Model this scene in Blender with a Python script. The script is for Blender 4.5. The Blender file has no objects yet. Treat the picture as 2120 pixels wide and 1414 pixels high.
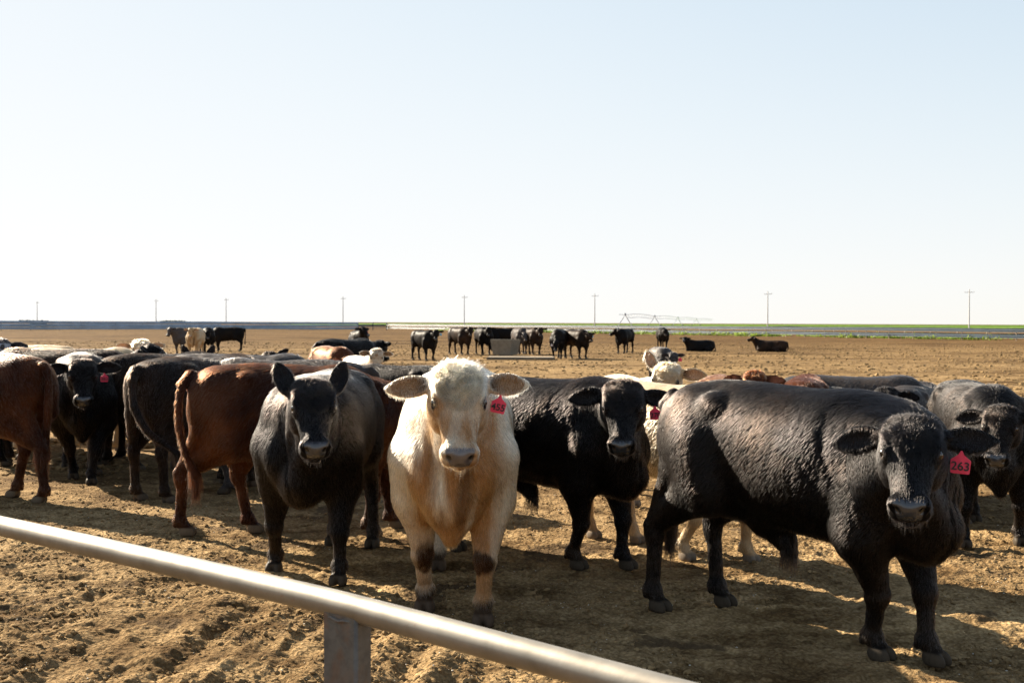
import bpy, math, random
import numpy as np
from mathutils import Vector, Matrix

# ---------------------------------------------------------------- camera, sky, sun, exposure
scene = bpy.context.scene
R_ = math.radians
CAM_H = 1.7
FPX = 2356.0                                   # focal length in pixels of the 2120 px wide photograph (40 mm)
cam_d = bpy.data.cameras.new('camera')
cam = bpy.data.objects.new('camera', cam_d)
scene.collection.objects.link(cam)
scene.camera = cam
cam_d.sensor_width = 36.0
cam_d.lens = 36.0 * FPX / 2120.0
cam_d.clip_end = 20000.0
cam_d.clip_start = 0.05
cam.location = (0, 0, CAM_H)
cam.rotation_mode = 'QUATERNION'
CAM_ROT = (Matrix.Rotation(R_(90 - 0.95), 3, 'X') @ Matrix.Rotation(R_(0.22), 3, 'Z'))
cam.rotation_quaternion = CAM_ROT.to_quaternion()
cam_d.dof.use_dof = True
cam_d.dof.focus_distance = 6.1
cam_d.dof.aperture_fstop = 7.1

SKY_A = 5.0
SUN_ELEV, SUN_BACK = 26.5, 41.0                # sun stands to the left and behind the herd
sun_dir = Vector((-math.cos(R_(SUN_ELEV)) * math.cos(R_(SUN_BACK)),
                  math.cos(R_(SUN_ELEV)) * math.sin(R_(SUN_BACK)), math.sin(R_(SUN_ELEV))))
sun_d = bpy.data.lights.new('sun', 'SUN')
sun_d.energy = 5.0
sun_d.angle = R_(0.53)
sun_d.color = (1.0, 0.87, 0.69)
sun = bpy.data.objects.new('sun', sun_d)
scene.collection.objects.link(sun)
sun.rotation_mode = 'QUATERNION'
sun.rotation_quaternion = sun_dir.to_track_quat('Z', 'Y')

world = bpy.data.worlds.new('World')
scene.world = world
world.use_nodes = True
wn = world.node_tree
sky = wn.nodes.new('ShaderNodeTexSky')
sky.sky_type = 'NISHITA'
sky.sun_disc = False
sky.sun_elevation = R_(SUN_ELEV)
sky.sun_rotation = math.atan2(sun_dir.x, sun_dir.y)
sky.altitude = 900
sky.air_density = 1.0
sky.dust_density = 0.3
sky.ozone_density = 1.4
bg = wn.nodes['Background']
hs = wn.nodes.new('ShaderNodeHueSaturation'); hs.inputs['Saturation'].default_value = 0.82   # thin high haze washes the colour out
hs.inputs['Value'].default_value = 1.75
wn.links.new(sky.outputs['Color'], hs.inputs['Color'])
# the haze towards the sun levels off softly: c -> c / sqrt(1 + (c / A)^2)
sx = wn.nodes.new('ShaderNodeSeparateColor'); mn = wn.nodes.new('ShaderNodeCombineColor')
wn.links.new(hs.outputs['Color'], sx.inputs[0])
for i_, amp in enumerate((SKY_A, SKY_A * .995, SKY_A * 1.0)):
    last = sx.outputs[i_]
    for op_, val in (('DIVIDE', amp), ('POWER', 2.0), ('ADD', 1.0), ('POWER', -0.5)):
        mm_ = wn.nodes.new('ShaderNodeMath'); mm_.operation = op_; mm_.inputs[1].default_value = val
        wn.links.new(last, mm_.inputs[0]); last = mm_.outputs[0]
    mm_ = wn.nodes.new('ShaderNodeMath'); mm_.operation = 'MULTIPLY'
    wn.links.new(last, mm_.inputs[0]); wn.links.new(sx.outputs[i_], mm_.inputs[1]); wn.links.new(mm_.outputs[0], mn.inputs[i_])
wn.links.new(mn.outputs[0], bg.inputs['Color'])
bg.inputs['Strength'].default_value = 0.05

scene.view_settings.view_transform = 'Standard'
scene.view_settings.look = 'None'
scene.view_settings.gamma = 1.0
scene.view_settings.exposure = 2.08
scene.cycles.use_denoising = True
scene.cycles.max_bounces = 8
scene.cycles.transparent_max_bounces = 8
scene.cycles.caustics_reflective = False
scene.cycles.caustics_refractive = False

rng = np.random.default_rng(7)
COL = scene.collection

def ground_point(px, py, z=0.0):
    """Point at height z on the ray through a pixel of the 2120x1414 photograph."""
    d = CAM_ROT @ Vector(((px - 1060) / FPX, -(py - 707) / FPX, -1.0))
    t = (z - CAM_H) / d.z
    return np.array([d.x * t, d.y * t])

# ---------------------------------------------------------------- helpers
def tag(o, label=None, cat=None, group=None, kind=None):
    if label: o['label'] = label
    if cat: o['category'] = cat
    if group: o['group'] = group
    if kind: o['kind'] = kind
    return o

def empty(name, loc, rz=0.0):
    o = bpy.data.objects.new(name, None)
    COL.objects.link(o)
    o.location = loc
    o.rotation_euler = (0, 0, rz)
    o.empty_display_size = 0.2
    return o

def mesh_obj(name, V, F, mat, parent=None, smooth=True, attrs=None):
    """V (n,3), F (m,k) or list of arrays with constant k each."""
    me = bpy.data.meshes.new(name)
    V = np.asarray(V, dtype=np.float32)
    groups = F if isinstance(F, list) else [F]
    groups = [np.asarray(g, dtype=np.int32) for g in groups if len(g)]
    loops = np.concatenate([g.ravel() for g in groups])
    sizes = np.concatenate([np.full(len(g), g.shape[1], dtype=np.int32) for g in groups])
    starts = np.concatenate([[0], np.cumsum(sizes)[:-1]]).astype(np.int32)
    me.vertices.add(len(V)); me.vertices.foreach_set('co', V.ravel())
    me.loops.add(len(loops)); me.loops.foreach_set('vertex_index', loops)
    me.polygons.add(len(sizes)); me.polygons.foreach_set('loop_start', starts)
    me.polygons.foreach_set('loop_total', sizes)
    me.polygons.foreach_set('use_smooth', np.full(len(sizes), smooth, dtype=bool))
    me.update(calc_edges=True)
    if attrs:
        for an, data in attrs.items():
            if data.ndim == 2:
                a = me.attributes.new(an, 'FLOAT_COLOR', 'POINT')
                c = np.ones((len(V), 4), dtype=np.float32); c[:, :3] = data
                a.data.foreach_set('color', c.ravel())
            else:
                a = me.attributes.new(an, 'FLOAT', 'POINT')
                a.data.foreach_set('value', data.astype(np.float32))
    if mat: me.materials.append(mat)
    o = bpy.data.objects.new(name, me)
    COL.objects.link(o)
    if parent: o.parent = parent
    return o

class MB:
    """Collects boxes and tubes into one mesh."""
    def __init__(self): self.V, self.Q, self.T, self.n = [], [], [], 0
    def add(self, V, Q=None, T=None):
        V = np.asarray(V, float)
        if Q is not None and len(Q): self.Q.append(np.asarray(Q) + self.n)
        if T is not None and len(T): self.T.append(np.asarray(T) + self.n)
        self.V.append(V); self.n += len(V)
    def box(self, c, size, R=None, bevel=0.0):
        h = np.array(size) / 2
        S = np.array([[sx, sy, sz] for sx in (-1, 1) for sy in (-1, 1) for sz in (-1, 1)], float)
        if bevel <= 0:
            V = S * h
            Q = [[0, 1, 3, 2], [4, 6, 7, 5], [0, 4, 5, 1], [2, 3, 7, 6], [0, 2, 6, 4], [1, 5, 7, 3]]
            if R is not None: V = V @ np.array(R).T
            self.add(V + np.array(c), Q); return
        b = bevel
        V = []; idx = {}
        for k, s in enumerate(S):
            for a in range(3):
                p = s * h
                for o in range(3):
                    if o != a: p[o] -= s[o] * b
                idx[(k, a)] = len(V); V.append(p)
        Q, T = [], []
        faces = [[0, 1, 3, 2], [4, 6, 7, 5], [0, 4, 5, 1], [2, 3, 7, 6], [0, 2, 6, 4], [1, 5, 7, 3]]
        ax = [0, 0, 1, 1, 2, 2]
        for f, a in zip(faces, ax): Q.append([idx[(k, a)] for k in f])
        for i in range(8):
            T.append([idx[(i, 0)], idx[(i, 1)], idx[(i, 2)]])
            for bit, a in ((4, 0), (2, 1), (1, 2)):
                j = i ^ bit
                if j > i:
                    o = [x for x in range(3) if x != a]
                    Q.append([idx[(i, o[0])], idx[(i, o[1])], idx[(j, o[1])], idx[(j, o[0])]])
        V = np.array(V)
        if R is not None: V = V @ np.array(R).T
        self.add(V + np.array(c), Q, T)
    def tube(self, pts, r, n=12, cap=True):
        pts = np.asarray(pts, float)
        r = np.broadcast_to(np.asarray(r, float), (len(pts),))
        d = np.gradient(pts, axis=0); d /= np.linalg.norm(d, axis=1)[:, None]
        up = np.array([0, 0, 1.0]) if abs(d[0][2]) < 0.9 else np.array([1.0, 0, 0])
        V = []
        for p, t, rr in zip(pts, d, r):
            a = np.cross(t, up); a /= np.linalg.norm(a); b = np.cross(t, a)
            th = np.arange(n) * 2 * math.pi / n
            V.append(p + rr * (np.cos(th)[:, None] * a + np.sin(th)[:, None] * b))
        V = np.concatenate(V); m = len(pts)
        i, j = np.meshgrid(np.arange(m - 1), np.arange(n), indexing='ij')
        Q = np.stack([i * n + j, (i + 1) * n + j, (i + 1) * n + (j + 1) % n, i * n + (j + 1) % n], -1).reshape(-1, 4)
        T = None
        if cap:
            V = np.concatenate([V, pts[:1], pts[-1:]])
            jj = np.arange(n)
            T = np.concatenate([np.stack([np.full(n, m * n), jj, (jj + 1) % n], -1),
                                np.stack([np.full(n, m * n + 1), (m - 1) * n + (jj + 1) % n, (m - 1) * n + jj], -1)])
        self.add(V, Q, T)
    def build(self, name, mat, parent=None, smooth=True):
        F = []
        if self.Q: F.append(np.concatenate(self.Q))
        if self.T: F.append(np.concatenate(self.T))
        o = mesh_obj(name, np.concatenate(self.V), F, mat, parent, smooth)
        if smooth:
            try: o.data.set_sharp_from_angle(angle=R_(40))
            except Exception: pass
        return o

# ---------------------------------------------------------------- noise
def _hash(ix, iy, iz, seed):
    h = (ix.astype(np.int64) * 374761393 + iy.astype(np.int64) * 668265263 + iz.astype(np.int64) * 2147483647 + seed * 974634777) & 0xffffffff
    h = ((h ^ (h >> 13)) * 1274126177) & 0xffffffff
    h = ((h ^ (h >> 16)) * 2246822519) & 0xffffffff
    return ((h ^ (h >> 15)) & 0xffffff).astype(np.float32) / 16777215.0

def noise3(P, freq=1.0, seed=0):
    p = P * freq
    i = np.floor(p).astype(np.int64); f = (p - i).astype(np.float32); f = f * f * (3 - 2 * f)
    r = 0
    for dx in (0, 1):
        wx = f[:, 0] if dx else 1 - f[:, 0]
        for dy in (0, 1):
            wy = f[:, 1] if dy else 1 - f[:, 1]
            for dz in (0, 1):
                wz = f[:, 2] if dz else 1 - f[:, 2]
                r = r + wx * wy * wz * _hash(i[:, 0] + dx, i[:, 1] + dy, i[:, 2] + dz, seed)
    return r * 2 - 1

def fbm(P, freq, octs=4, seed=0, gain=0.5):
    r, a = 0, 1.0
    for k in range(octs):
        r = r + a * noise3(P, freq * 2.03 ** k, seed + k * 17)
        a *= gain
    return r

# ---------------------------------------------------------------- materials
def new_mat(name):
    m = bpy.data.materials.new(name); m.use_nodes = True
    nt = m.node_tree
    return m, nt, nt.nodes['Principled BSDF']

def N(nt, t, **kw):
    n = nt.nodes.new(t)
    for k, v in kw.items():
        if k in n.inputs.keys() if isinstance(k, str) and not hasattr(n, k) else False: n.inputs[k].default_value = v
        else: setattr(n, k, v)
    return n

def noise_node(nt, scale, detail=4, rough=0.55, vec=None, dist=0.0):
    n = nt.nodes.new('ShaderNodeTexNoise')
    n.inputs['Scale'].default_value = scale; n.inputs['Detail'].default_value = detail
    n.inputs['Roughness'].default_value = rough; n.inputs['Distortion'].default_value = dist
    if vec is not None: nt.links.new(vec, n.inputs['Vector'])
    return n

def ramp(nt, fac, stops):
    r = nt.nodes.new('ShaderNodeValToRGB')
    el = r.color_ramp.elements
    while len(el) < len(stops): el.new(0.5)
    for e, (p, c) in zip(el, stops):
        e.position = p; e.color = (*c, 1) if len(c) == 3 else c
    nt.links.new(fac, r.inputs['Fac'])
    return r

def bump(nt, height, strength, dist, normal=None):
    b = nt.nodes.new('ShaderNodeBump')
    b.inputs['Strength'].default_value = strength; b.inputs['Distance'].default_value = dist
    nt.links.new(height, b.inputs['Height'])
    if normal is not None: nt.links.new(normal, b.inputs['Normal'])
    return b

def mapping(nt, scale=(1, 1, 1), coord='Object'):
    tc = nt.nodes.new('ShaderNodeTexCoord'); mp = nt.nodes.new('ShaderNodeMapping')
    mp.inputs['Scale'].default_value = scale
    nt.links.new(tc.outputs[coord], mp.inputs['Vector'])
    return mp.outputs['Vector']

def mul_color(nt, a, b, fac=1.0, mode='MULTIPLY'):
    m = nt.nodes.new('ShaderNodeMix'); m.data_type = 'RGBA'; m.blend_type = mode
    if isinstance(fac, (int, float)): m.inputs[0].default_value = fac
    else: nt.links.new(fac, m.inputs[0])
    for s, v in ((m.inputs[6], a), (m.inputs[7], b)):
        if isinstance(v, tuple): s.default_value = (*v, 1)
        else: nt.links.new(v, s)
    return m.outputs[2]
# ---------------------------------------------------------------- cattle: one continuous implicit body, polygonised
def nrm(v):
    v = np.asarray(v, float); return v / np.linalg.norm(v)

def frame(xdir, zhint):
    x = nrm(xdir); z = np.asarray(zhint, float); z = nrm(z - x * np.dot(x, z)); y = np.cross(z, x)
    return np.stack([x, y, z], 1)              # columns are the axes

def catmull(xs, ys, n=72):
    xs = np.asarray(xs, float); ys = np.asarray(ys, float)
    t = np.linspace(xs[0], xs[-1], n)
    m = np.gradient(ys, xs)
    k = np.clip(np.searchsorted(xs, t) - 1, 0, len(xs) - 2)
    h = xs[k + 1] - xs[k]; u = (t - xs[k]) / h
    v = ((2 * u**3 - 3 * u**2 + 1) * ys[k] + (u**3 - 2 * u**2 + u) * h * m[k]
         + (-2 * u**3 + 3 * u**2) * ys[k + 1] + (u**3 - u**2) * h * m[k + 1])
    return t, v

class SDF:
    def __init__(self): self.ops = []; self.sc = 1.0
    def _add(self, fn, lo, hi, k, mode):
        self.ops.append((fn, np.asarray(lo, float) - k - 0.03, np.asarray(hi, float) + k + 0.03, k, mode))
    def ell(self, c, r, R=None, k=0.04, mode='u'):
        c = np.asarray(c, np.float32); r = np.asarray(r, np.float32) * np.float32(self.sc)
        Rm = np.eye(3, dtype=np.float32) if R is None else np.asarray(R, np.float32)
        def fn(P):
            q = (P - c) @ Rm
            k0 = np.sqrt(((q / r) ** 2).sum(1)); k1 = np.sqrt(((q / (r * r)) ** 2).sum(1)) + 1e-6
            return k0 * (k0 - 1) / k1
        ext = np.sqrt(((Rm * r) ** 2).sum(1))
        self._add(fn, c - ext, c + ext, k, mode)
    def cap(self, a, b, ra, rb, k=0.04, mode='u', squash=None):
        ra, rb = ra * self.sc, rb * self.sc
        a = np.asarray(a, np.float32); b = np.asarray(b, np.float32); ba = b - a; L = float(ba @ ba) + 1e-9
        def fn(P):
            pa = P - a; h = np.clip((pa @ ba) / L, 0, 1)
            d = pa - h[:, None] * ba
            if squash is not None:
                ax, f = squash
                s = d @ ax; d = d + np.outer(s * (f - 1), ax)
            return np.sqrt((d * d).sum(1)) - (ra + (rb - ra) * h)
        r = max(ra, rb); self._add(fn, np.minimum(a, b) - r, np.maximum(a, b) + r, k, mode)
    def chain(self, pts, rs, k=0.03):
        for i in range(len(pts) - 1): self.cap(pts[i], pts[i + 1], rs[i], rs[i + 1], k)
    def loft(self, o, R, st, n=2.4, k=0.06):
        """st rows: x, top, bottom, half-width in the local frame"""
        st = np.asarray(st, float) * self.sc; o = np.asarray(o, np.float32); Rm = np.asarray(R, np.float32)
        t, top = catmull(st[:, 0], st[:, 1]); _, bot = catmull(st[:, 0], st[:, 2]); _, w = catmull(st[:, 0], st[:, 3])
        w = np.maximum(w, 0.01); zc = (top + bot) / 2; h = np.maximum((top - bot) / 2, 0.01)
        x0, x1 = t[0], t[-1]
        def fn(P):
            q = (P - o) @ Rm
            x = np.clip(q[:, 0], x0, x1)
            W = np.interp(x, t, w); H = np.interp(x, t, h); Z = q[:, 2] - np.interp(x, t, zc)
            ay = np.abs(q[:, 1]) / W; az = np.abs(Z) / H
            k0 = (ay ** n + az ** n) ** (1.0 / n)
            k1 = np.sqrt((ay / W) ** 2 + (az / H) ** 2) + 1e-6
            k2 = np.sqrt(ay * ay + az * az) + 1e-6
            d = (k0 - 1) * k2 / k1
            ex = np.abs(q[:, 0] - x)
            return np.where(ex > 0, np.sqrt(np.maximum(d, 0) ** 2 + ex ** 2) + np.minimum(d, 0) * (ex <= 0), d).astype(np.float32)
        wm, zt, zb = w.max(), top.max(), bot.min()
        C = np.array([[x, y, z] for x in (x0, x1) for y in (-wm, wm) for z in (zb, zt)]) @ Rm.T + o
        self._add(fn, C.min(0), C.max(0), k, 'u')
    @staticmethod
    def comb(D, d, k, mode):
        if mode == 'u':
            h = np.maximum(k - np.abs(D - d), 0) / k
            return np.minimum(D, d) - h * h * k * 0.25
        if mode == 's':                       # subtract
            h = np.maximum(k - np.abs(D + d), 0) / k
            return np.maximum(D, -d) + h * h * k * 0.25
    def at(self, P):
        o = np.argsort(P[:, 0]); Q = P[o].astype(np.float32); D = np.full(len(P), 1.0, np.float32); xs = Q[:, 0]
        for fn, lo, hi, k, mode in self.ops:
            i0, i1 = np.searchsorted(xs, (lo[0], hi[0]))
            q = Q[i0:i1]
            m = np.nonzero((q[:, 1] > lo[1]) & (q[:, 1] < hi[1]) & (q[:, 2] > lo[2]) & (q[:, 2] < hi[2]))[0]
            if len(m):
                j = m + i0
                D[j] = self.comb(D[j], fn(q[m]), k, mode)
        D = np.maximum(D, -Q[:, 2])
        R = np.empty_like(D); R[o] = D
        return R
    def dg(self, P, e=0.002):
        """distance and unit gradient"""
        d0 = self.at(P); G = np.zeros_like(P)
        for a in range(3):
            d = np.zeros(3); d[a] = e
            G[:, a] = self.at(P + d) - d0
        return d0, G / (np.linalg.norm(G, axis=1)[:, None] + 1e-9)
    def grad(self, P, e=0.002):
        return self.dg(P, e)[1]
    def mesh(self, h):
        lo = np.min([o[1] for o in self.ops], 0); hi = np.max([o[2] for o in self.ops], 0)
        lo[2] = max(lo[2], -3 * h)
        n = np.ceil((hi - lo) / h).astype(int) + 2
        ax = [(lo[a] + h * np.arange(n[a])).astype(np.float32) for a in range(3)]
        D = np.full(n, 1.0, np.float32)
        for fn, l, u, k, mode in self.ops:
            s = [slice(max(0, np.searchsorted(ax[a], l[a])), min(n[a], np.searchsorted(ax[a], u[a]) + 1)) for a in range(3)]
            sub = D[tuple(s)]
            if sub.size == 0: continue
            G = np.stack(np.meshgrid(ax[0][s[0]], ax[1][s[1]], ax[2][s[2]], indexing='ij'), -1).reshape(-1, 3)
            D[tuple(s)] = self.comb(sub.ravel(), fn(G), k, mode).reshape(sub.shape)
        D = np.maximum(D, -ax[2][None, None, :])
        # surface nets
        S = D < 0
        c = [n[0] - 1, n[1] - 1, n[2] - 1]
        acc = np.zeros((*c, 3), np.float32); cnt = np.zeros(c, np.float32)
        cn = [(i, j, k2) for i in (0, 1) for j in (0, 1) for k2 in (0, 1)]
        def sl(o): return tuple(slice(o[a], o[a] + c[a]) for a in range(3))
        for A in cn:
            for a in range(3):
                if A[a] == 0:
                    B = list(A); B[a] = 1
                    da, db = D[sl(A)], D[sl(B)]
                    m = (da < 0) != (db < 0)
                    t = np.where(m, da / np.where(m, da - db, 1), 0)
                    for q in range(3):
                        v = float(A[q]) + (t if q == a else 0)
                        acc[..., q] += m * v
                    cnt += m
        act = cnt > 0
        idx = np.full(c, -1, np.int64); idx[act] = np.arange(act.sum())
        ijk = np.argwhere(act).astype(np.float32)
        V = (ijk + acc[act] / cnt[act][:, None]) * h + lo
        F = []
        for a in range(3):
            b, d = (a + 1) % 3, (a + 2) % 3
            s0 = [slice(None)] * 3; s1 = [slice(None)] * 3
            s0[a] = slice(0, n[a] - 1); s1[a] = slice(1, n[a])
            for s in (s0, s1):
                s[b] = slice(1, n[b] - 1); s[d] = slice(1, n[d] - 1)
            A, B = S[tuple(s0)], S[tuple(s1)]
            e = np.argwhere(A != B)
            if not len(e): continue
            flip = A[tuple(e.T)]
            base = e.copy(); base[:, b] += 1; base[:, d] += 1
            def cell(ob, od):
                q = base.copy(); q[:, b] -= ob; q[:, d] -= od
                return idx[tuple(q.T)]
            Q = np.stack([cell(1, 1), cell(0, 1), cell(0, 0), cell(1, 0)], 1)
            Q[~flip] = Q[~flip][:, ::-1]
            F.append(Q)
        F = np.concatenate(F); F = F[(F >= 0).all(1)]
        return V, F

def subdivide(V, F):
    E = np.concatenate([F[:, [0, 1]], F[:, [1, 2]], F[:, [2, 3]], F[:, [3, 0]]])
    E.sort(axis=1)
    key = E[:, 0] * (len(V) + 1) + E[:, 1]
    u, first, inv = np.unique(key, return_index=True, return_inverse=True)
    inv = inv.reshape(4, -1)
    me = (V[E[first, 0]] + V[E[first, 1]]) / 2
    mf = V[F].mean(1)
    n0, n1 = len(V), len(V) + len(me)
    V2 = np.concatenate([V, me, mf])
    e0, e1, e2, e3 = [inv[i] + n0 for i in range(4)]
    f = np.arange(len(F)) + n1
    F2 = np.concatenate([np.stack([F[:, 0], e0, f, e3], 1), np.stack([e0, F[:, 1], e1, f], 1),
                         np.stack([f, e1, F[:, 2], e2], 1), np.stack([e3, f, e2, F[:, 3]], 1)])
    return V2, F2

def smoothstep(x, a, b):
    t = np.clip((x - a) / (b - a), 0, 1); return t * t * (3 - 2 * t)

# coat palettes: main, belly/lower tint, head, nose, inner ear, hoof, hair tint
COATS = {
    'black':   dict(main=(.0040, .0038, .0041), warm=(.0085, .0060, .0045), nose=(.030, .031, .036), ear=(.012, .010, .010), hoof=(.055, .044, .032)),
    'brownblk': dict(main=(.0085, .006, .0048), warm=(.028, .016, .010), nose=(.02, .019, .02), ear=(.02, .014, .012), hoof=(.10, .08, .06)),
    'grey':    dict(main=(.038, .035, .035), warm=(.042, .032, .026), nose=(.03, .03, .03), ear=(.03, .025, .025), hoof=(.055, .044, .032)),
    'red':     dict(main=(.021, .0066, .0030), warm=(.075, .024, .0080), nose=(.12, .06, .05), ear=(.16, .06, .03), hoof=(.12, .09, .06)),
    'rust':    dict(main=(.050, .0145, .005), warm=(.085, .027, .0085), nose=(.16, .08, .06), ear=(.24, .09, .05), hoof=(.12, .09, .06)),
    'cream':   dict(main=(.46, .37, .25), warm=(.34, .22, .11), nose=(.34, .24, .20), ear=(.40, .22, .12), hoof=(.16, .13, .10)),
    'white':   dict(main=(.56, .50, .39), warm=(.27, .145, .062), nose=(.085, .070, .068), ear=(.21, .125, .065), hoof=(.07, .05, .035)),
}

def coat_material():
    m, nt, b = new_mat('coat')
    at = nt.nodes.new('ShaderNodeAttribute'); at.attribute_name = 'coat'
    wt = nt.nodes.new('ShaderNodeAttribute'); wt.attribute_name = 'wet'
    v = mapping(nt, (60, 60, 14))
    n1 = noise_node(nt, 1.0, 5, 0.65, v, 0.6)
    v2 = mapping(nt, (150, 150, 32))
    n2 = noise_node(nt, 1.0, 3, 0.6, v2, 0.3)
    r1 = ramp(nt, n1.outputs['Fac'], [(0.25, (.62, .60, .58)), (0.55, (1, 1, 1)), (0.8, (1.0, .97, .93))])
    c = mul_color(nt, at.outputs['Color'], r1.outputs['Color'], 0.8)
    nt.links.new(c, b.inputs['Base Color'])
    mr = nt.nodes.new('ShaderNodeMapRange')
    nt.links.new(wt.outputs['Fac'], mr.inputs['Value'])
    mr.inputs['To Min'].default_value = 0.52; mr.inputs['To Max'].default_value = 0.22
    nt.links.new(mr.outputs['Result'], b.inputs['Roughness'])
    ms = nt.nodes.new('ShaderNodeMapRange'); nt.links.new(wt.outputs['Fac'], ms.inputs['Value'])
    ms.inputs['To Min'].default_value = .035; ms.inputs['To Max'].default_value = .8
    nt.links.new(ms.outputs['Result'], b.inputs['Specular IOR Level'])
    b1 = bump(nt, n1.outputs['Fac'], 0.10, 0.004)
    b2 = bump(nt, n2.outputs['Fac'], 0.3, 0.003, b1.outputs['Normal'])
    nt.links.new(b2.outputs['Normal'], b.inputs['Normal'])
    return m

def hair_material():
    m = bpy.data.materials.new('fur'); m.use_nodes = True
    nt = m.node_tree
    nt.nodes.remove(nt.nodes['Principled BSDF'])
    out = nt.nodes['Material Output']
    h = nt.nodes.new('ShaderNodeBsdfHairPrincipled')
    h.model = 'CHIANG'; h.parametrization = 'COLOR'
    at = nt.nodes.new('ShaderNodeAttribute'); at.attribute_name = 'coat'
    nt.links.new(at.outputs['Color'], h.inputs['Color'])
    h.inputs['IOR'].default_value = 1.30
    h.inputs['Roughness'].default_value = 0.28
    h.inputs['Radial Roughness'].default_value = 0.5
    h.inputs['Random Roughness'].default_value = 0.2
    nt.links.new(h.outputs[0], out.inputs['Surface'])
    return m

M_COAT, M_FUR = coat_material(), hair_material()
m, nt, b = new_mat('eye_glossy')
b.inputs['Base Color'].default_value = (.006, .004, .003, 1); b.inputs['Roughness'].default_value = .08
b.inputs['Coat Weight'].default_value = 0.6
M_EYE = m

def plain(name, col, rough=.5, metal=0.0, nscale=40, var=.25, bmp=.0, bd=.002):
    m, nt, b = new_mat(name)
    n = noise_node(nt, nscale, 5, .6, mapping(nt))
    r = ramp(nt, n.outputs['Fac'], [(.3, tuple(c * (1 - var) for c in col)), (.7, tuple(min(1, c * (1 + var)) for c in col))])
    nt.links.new(r.outputs['Color'], b.inputs['Base Color'])
    b.inputs['Roughness'].default_value = rough; b.inputs['Metallic'].default_value = metal
    if bmp: nt.links.new(bump(nt, n.outputs['Fac'], bmp, bd).outputs['Normal'], b.inputs['Normal'])
    return m
M_TAGRED = plain('red_tag_plastic', (.70, .028, .085), .4, var=.08)
M_TAGBLUE = plain('blue_tag_plastic', (.10, .38, .60), .4, var=.08)
M_TAGWHITE = plain('pale_tag_plastic', (.7, .62, .6), .4, var=.08)
M_INK = plain('black_ink', (.01, .01, .012), .6, var=.05)

def unit_sphere(n=12):
    u = np.linspace(0, math.pi, n + 1)[1:-1]; w = np.arange(2 * n) * math.pi / n
    V = [[0, 0, 1.0]] + [[math.sin(a) * math.cos(c), math.sin(a) * math.sin(c), math.cos(a)] for a in u for c in w] + [[0, 0, -1.0]]
    m2 = 2 * n; T = []; Q = []
    for j in range(m2):
        T.append([0, 1 + j, 1 + (j + 1) % m2]); T.append([len(V) - 1, 1 + (n - 2) * m2 + (j + 1) % m2, 1 + (n - 2) * m2 + j])
        for i in range(n - 2): Q.append([1 + i * m2 + j, 1 + (i + 1) * m2 + j, 1 + (i + 1) * m2 + (j + 1) % m2, 1 + i * m2 + (j + 1) % m2])
    return np.array(V), np.array(Q), np.array(T)

def ear_tag(parent, pos, yaw, roll, mat, text, size=0.062, white=False):
    """flat plastic tag: pentagon plate hanging from a stud; faces direction yaw; text facing outward"""
    w, hgt, th = size * .5, size * 1.12, 0.0022
    out2 = [(-.16 * w, 0), (.16 * w, 0), (.3 * w, -.12 * hgt), (w * .98, -.36 * hgt), (w, -.42 * hgt), (w * .94, -.96 * hgt), (w * .8, -hgt), (-w * .8, -hgt), (-w * .94, -.96 * hgt), (-w, -.42 * hgt), (-w * .98, -.36 * hgt), (-.3 * w, -.12 * hgt)]
    n = len(out2)
    V = [[x, -th, z] for x, z in out2] + [[x, th, z] for x, z in out2]
    V += [[0, -th, -hgt * .5], [0, th, -hgt * .5]]
    T = [[2 * n, i, (i + 1) % n] for i in range(n)] + [[2 * n + 1, n + (i + 1) % n, n + i] for i in range(n)]
    Q = [[i, n + i, n + (i + 1) % n, (i + 1) % n] for i in range(n)]
    # slight curve of the plate
    V = np.array(V); V[:, 1] += 3.0 * (V[:, 0] ** 2) 
    o = mesh_obj('ear_tag', V, [np.array(T), np.array(Q)], mat, parent, smooth=False)
    o.rotation_euler = (0, roll, yaw + math.pi / 2)
    o.location = pos
    mb = MB(); mb.tube([[0, -.006, .002], [0, .006, .002]], .006, 10); s = mb.build('stud', mat, o)
    if text:
        cu = bpy.data.curves.new('tag_number', 'FONT'); cu.body = text; cu.size = size * .62; cu.align_x = 'CENTER'; cu.align_y = 'CENTER'
        cu.extrude = .0006; cu.offset = .0009
        to = bpy.data.objects.new('tmp_text', cu); COL.objects.link(to)
        dg = bpy.context.evaluated_depsgraph_get(); dg.update()
        me = bpy.data.meshes.new_from_object(to.evaluated_get(dg)); bpy.data.objects.remove(to)
        me.materials.clear(); me.materials.append(M_INK)
        t = bpy.data.objects.new('tag_number', me); COL.objects.link(t); t.parent = o
        t.rotation_euler = (math.pi / 2, 0, 0); t.location = (0, -th - .0022, -hgt * .66)
    return o

FEET = dict(FL=(.55, .18), FR=(.55, -.18), HL=(-.70, .17), HR=(-.70, -.17))

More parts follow.
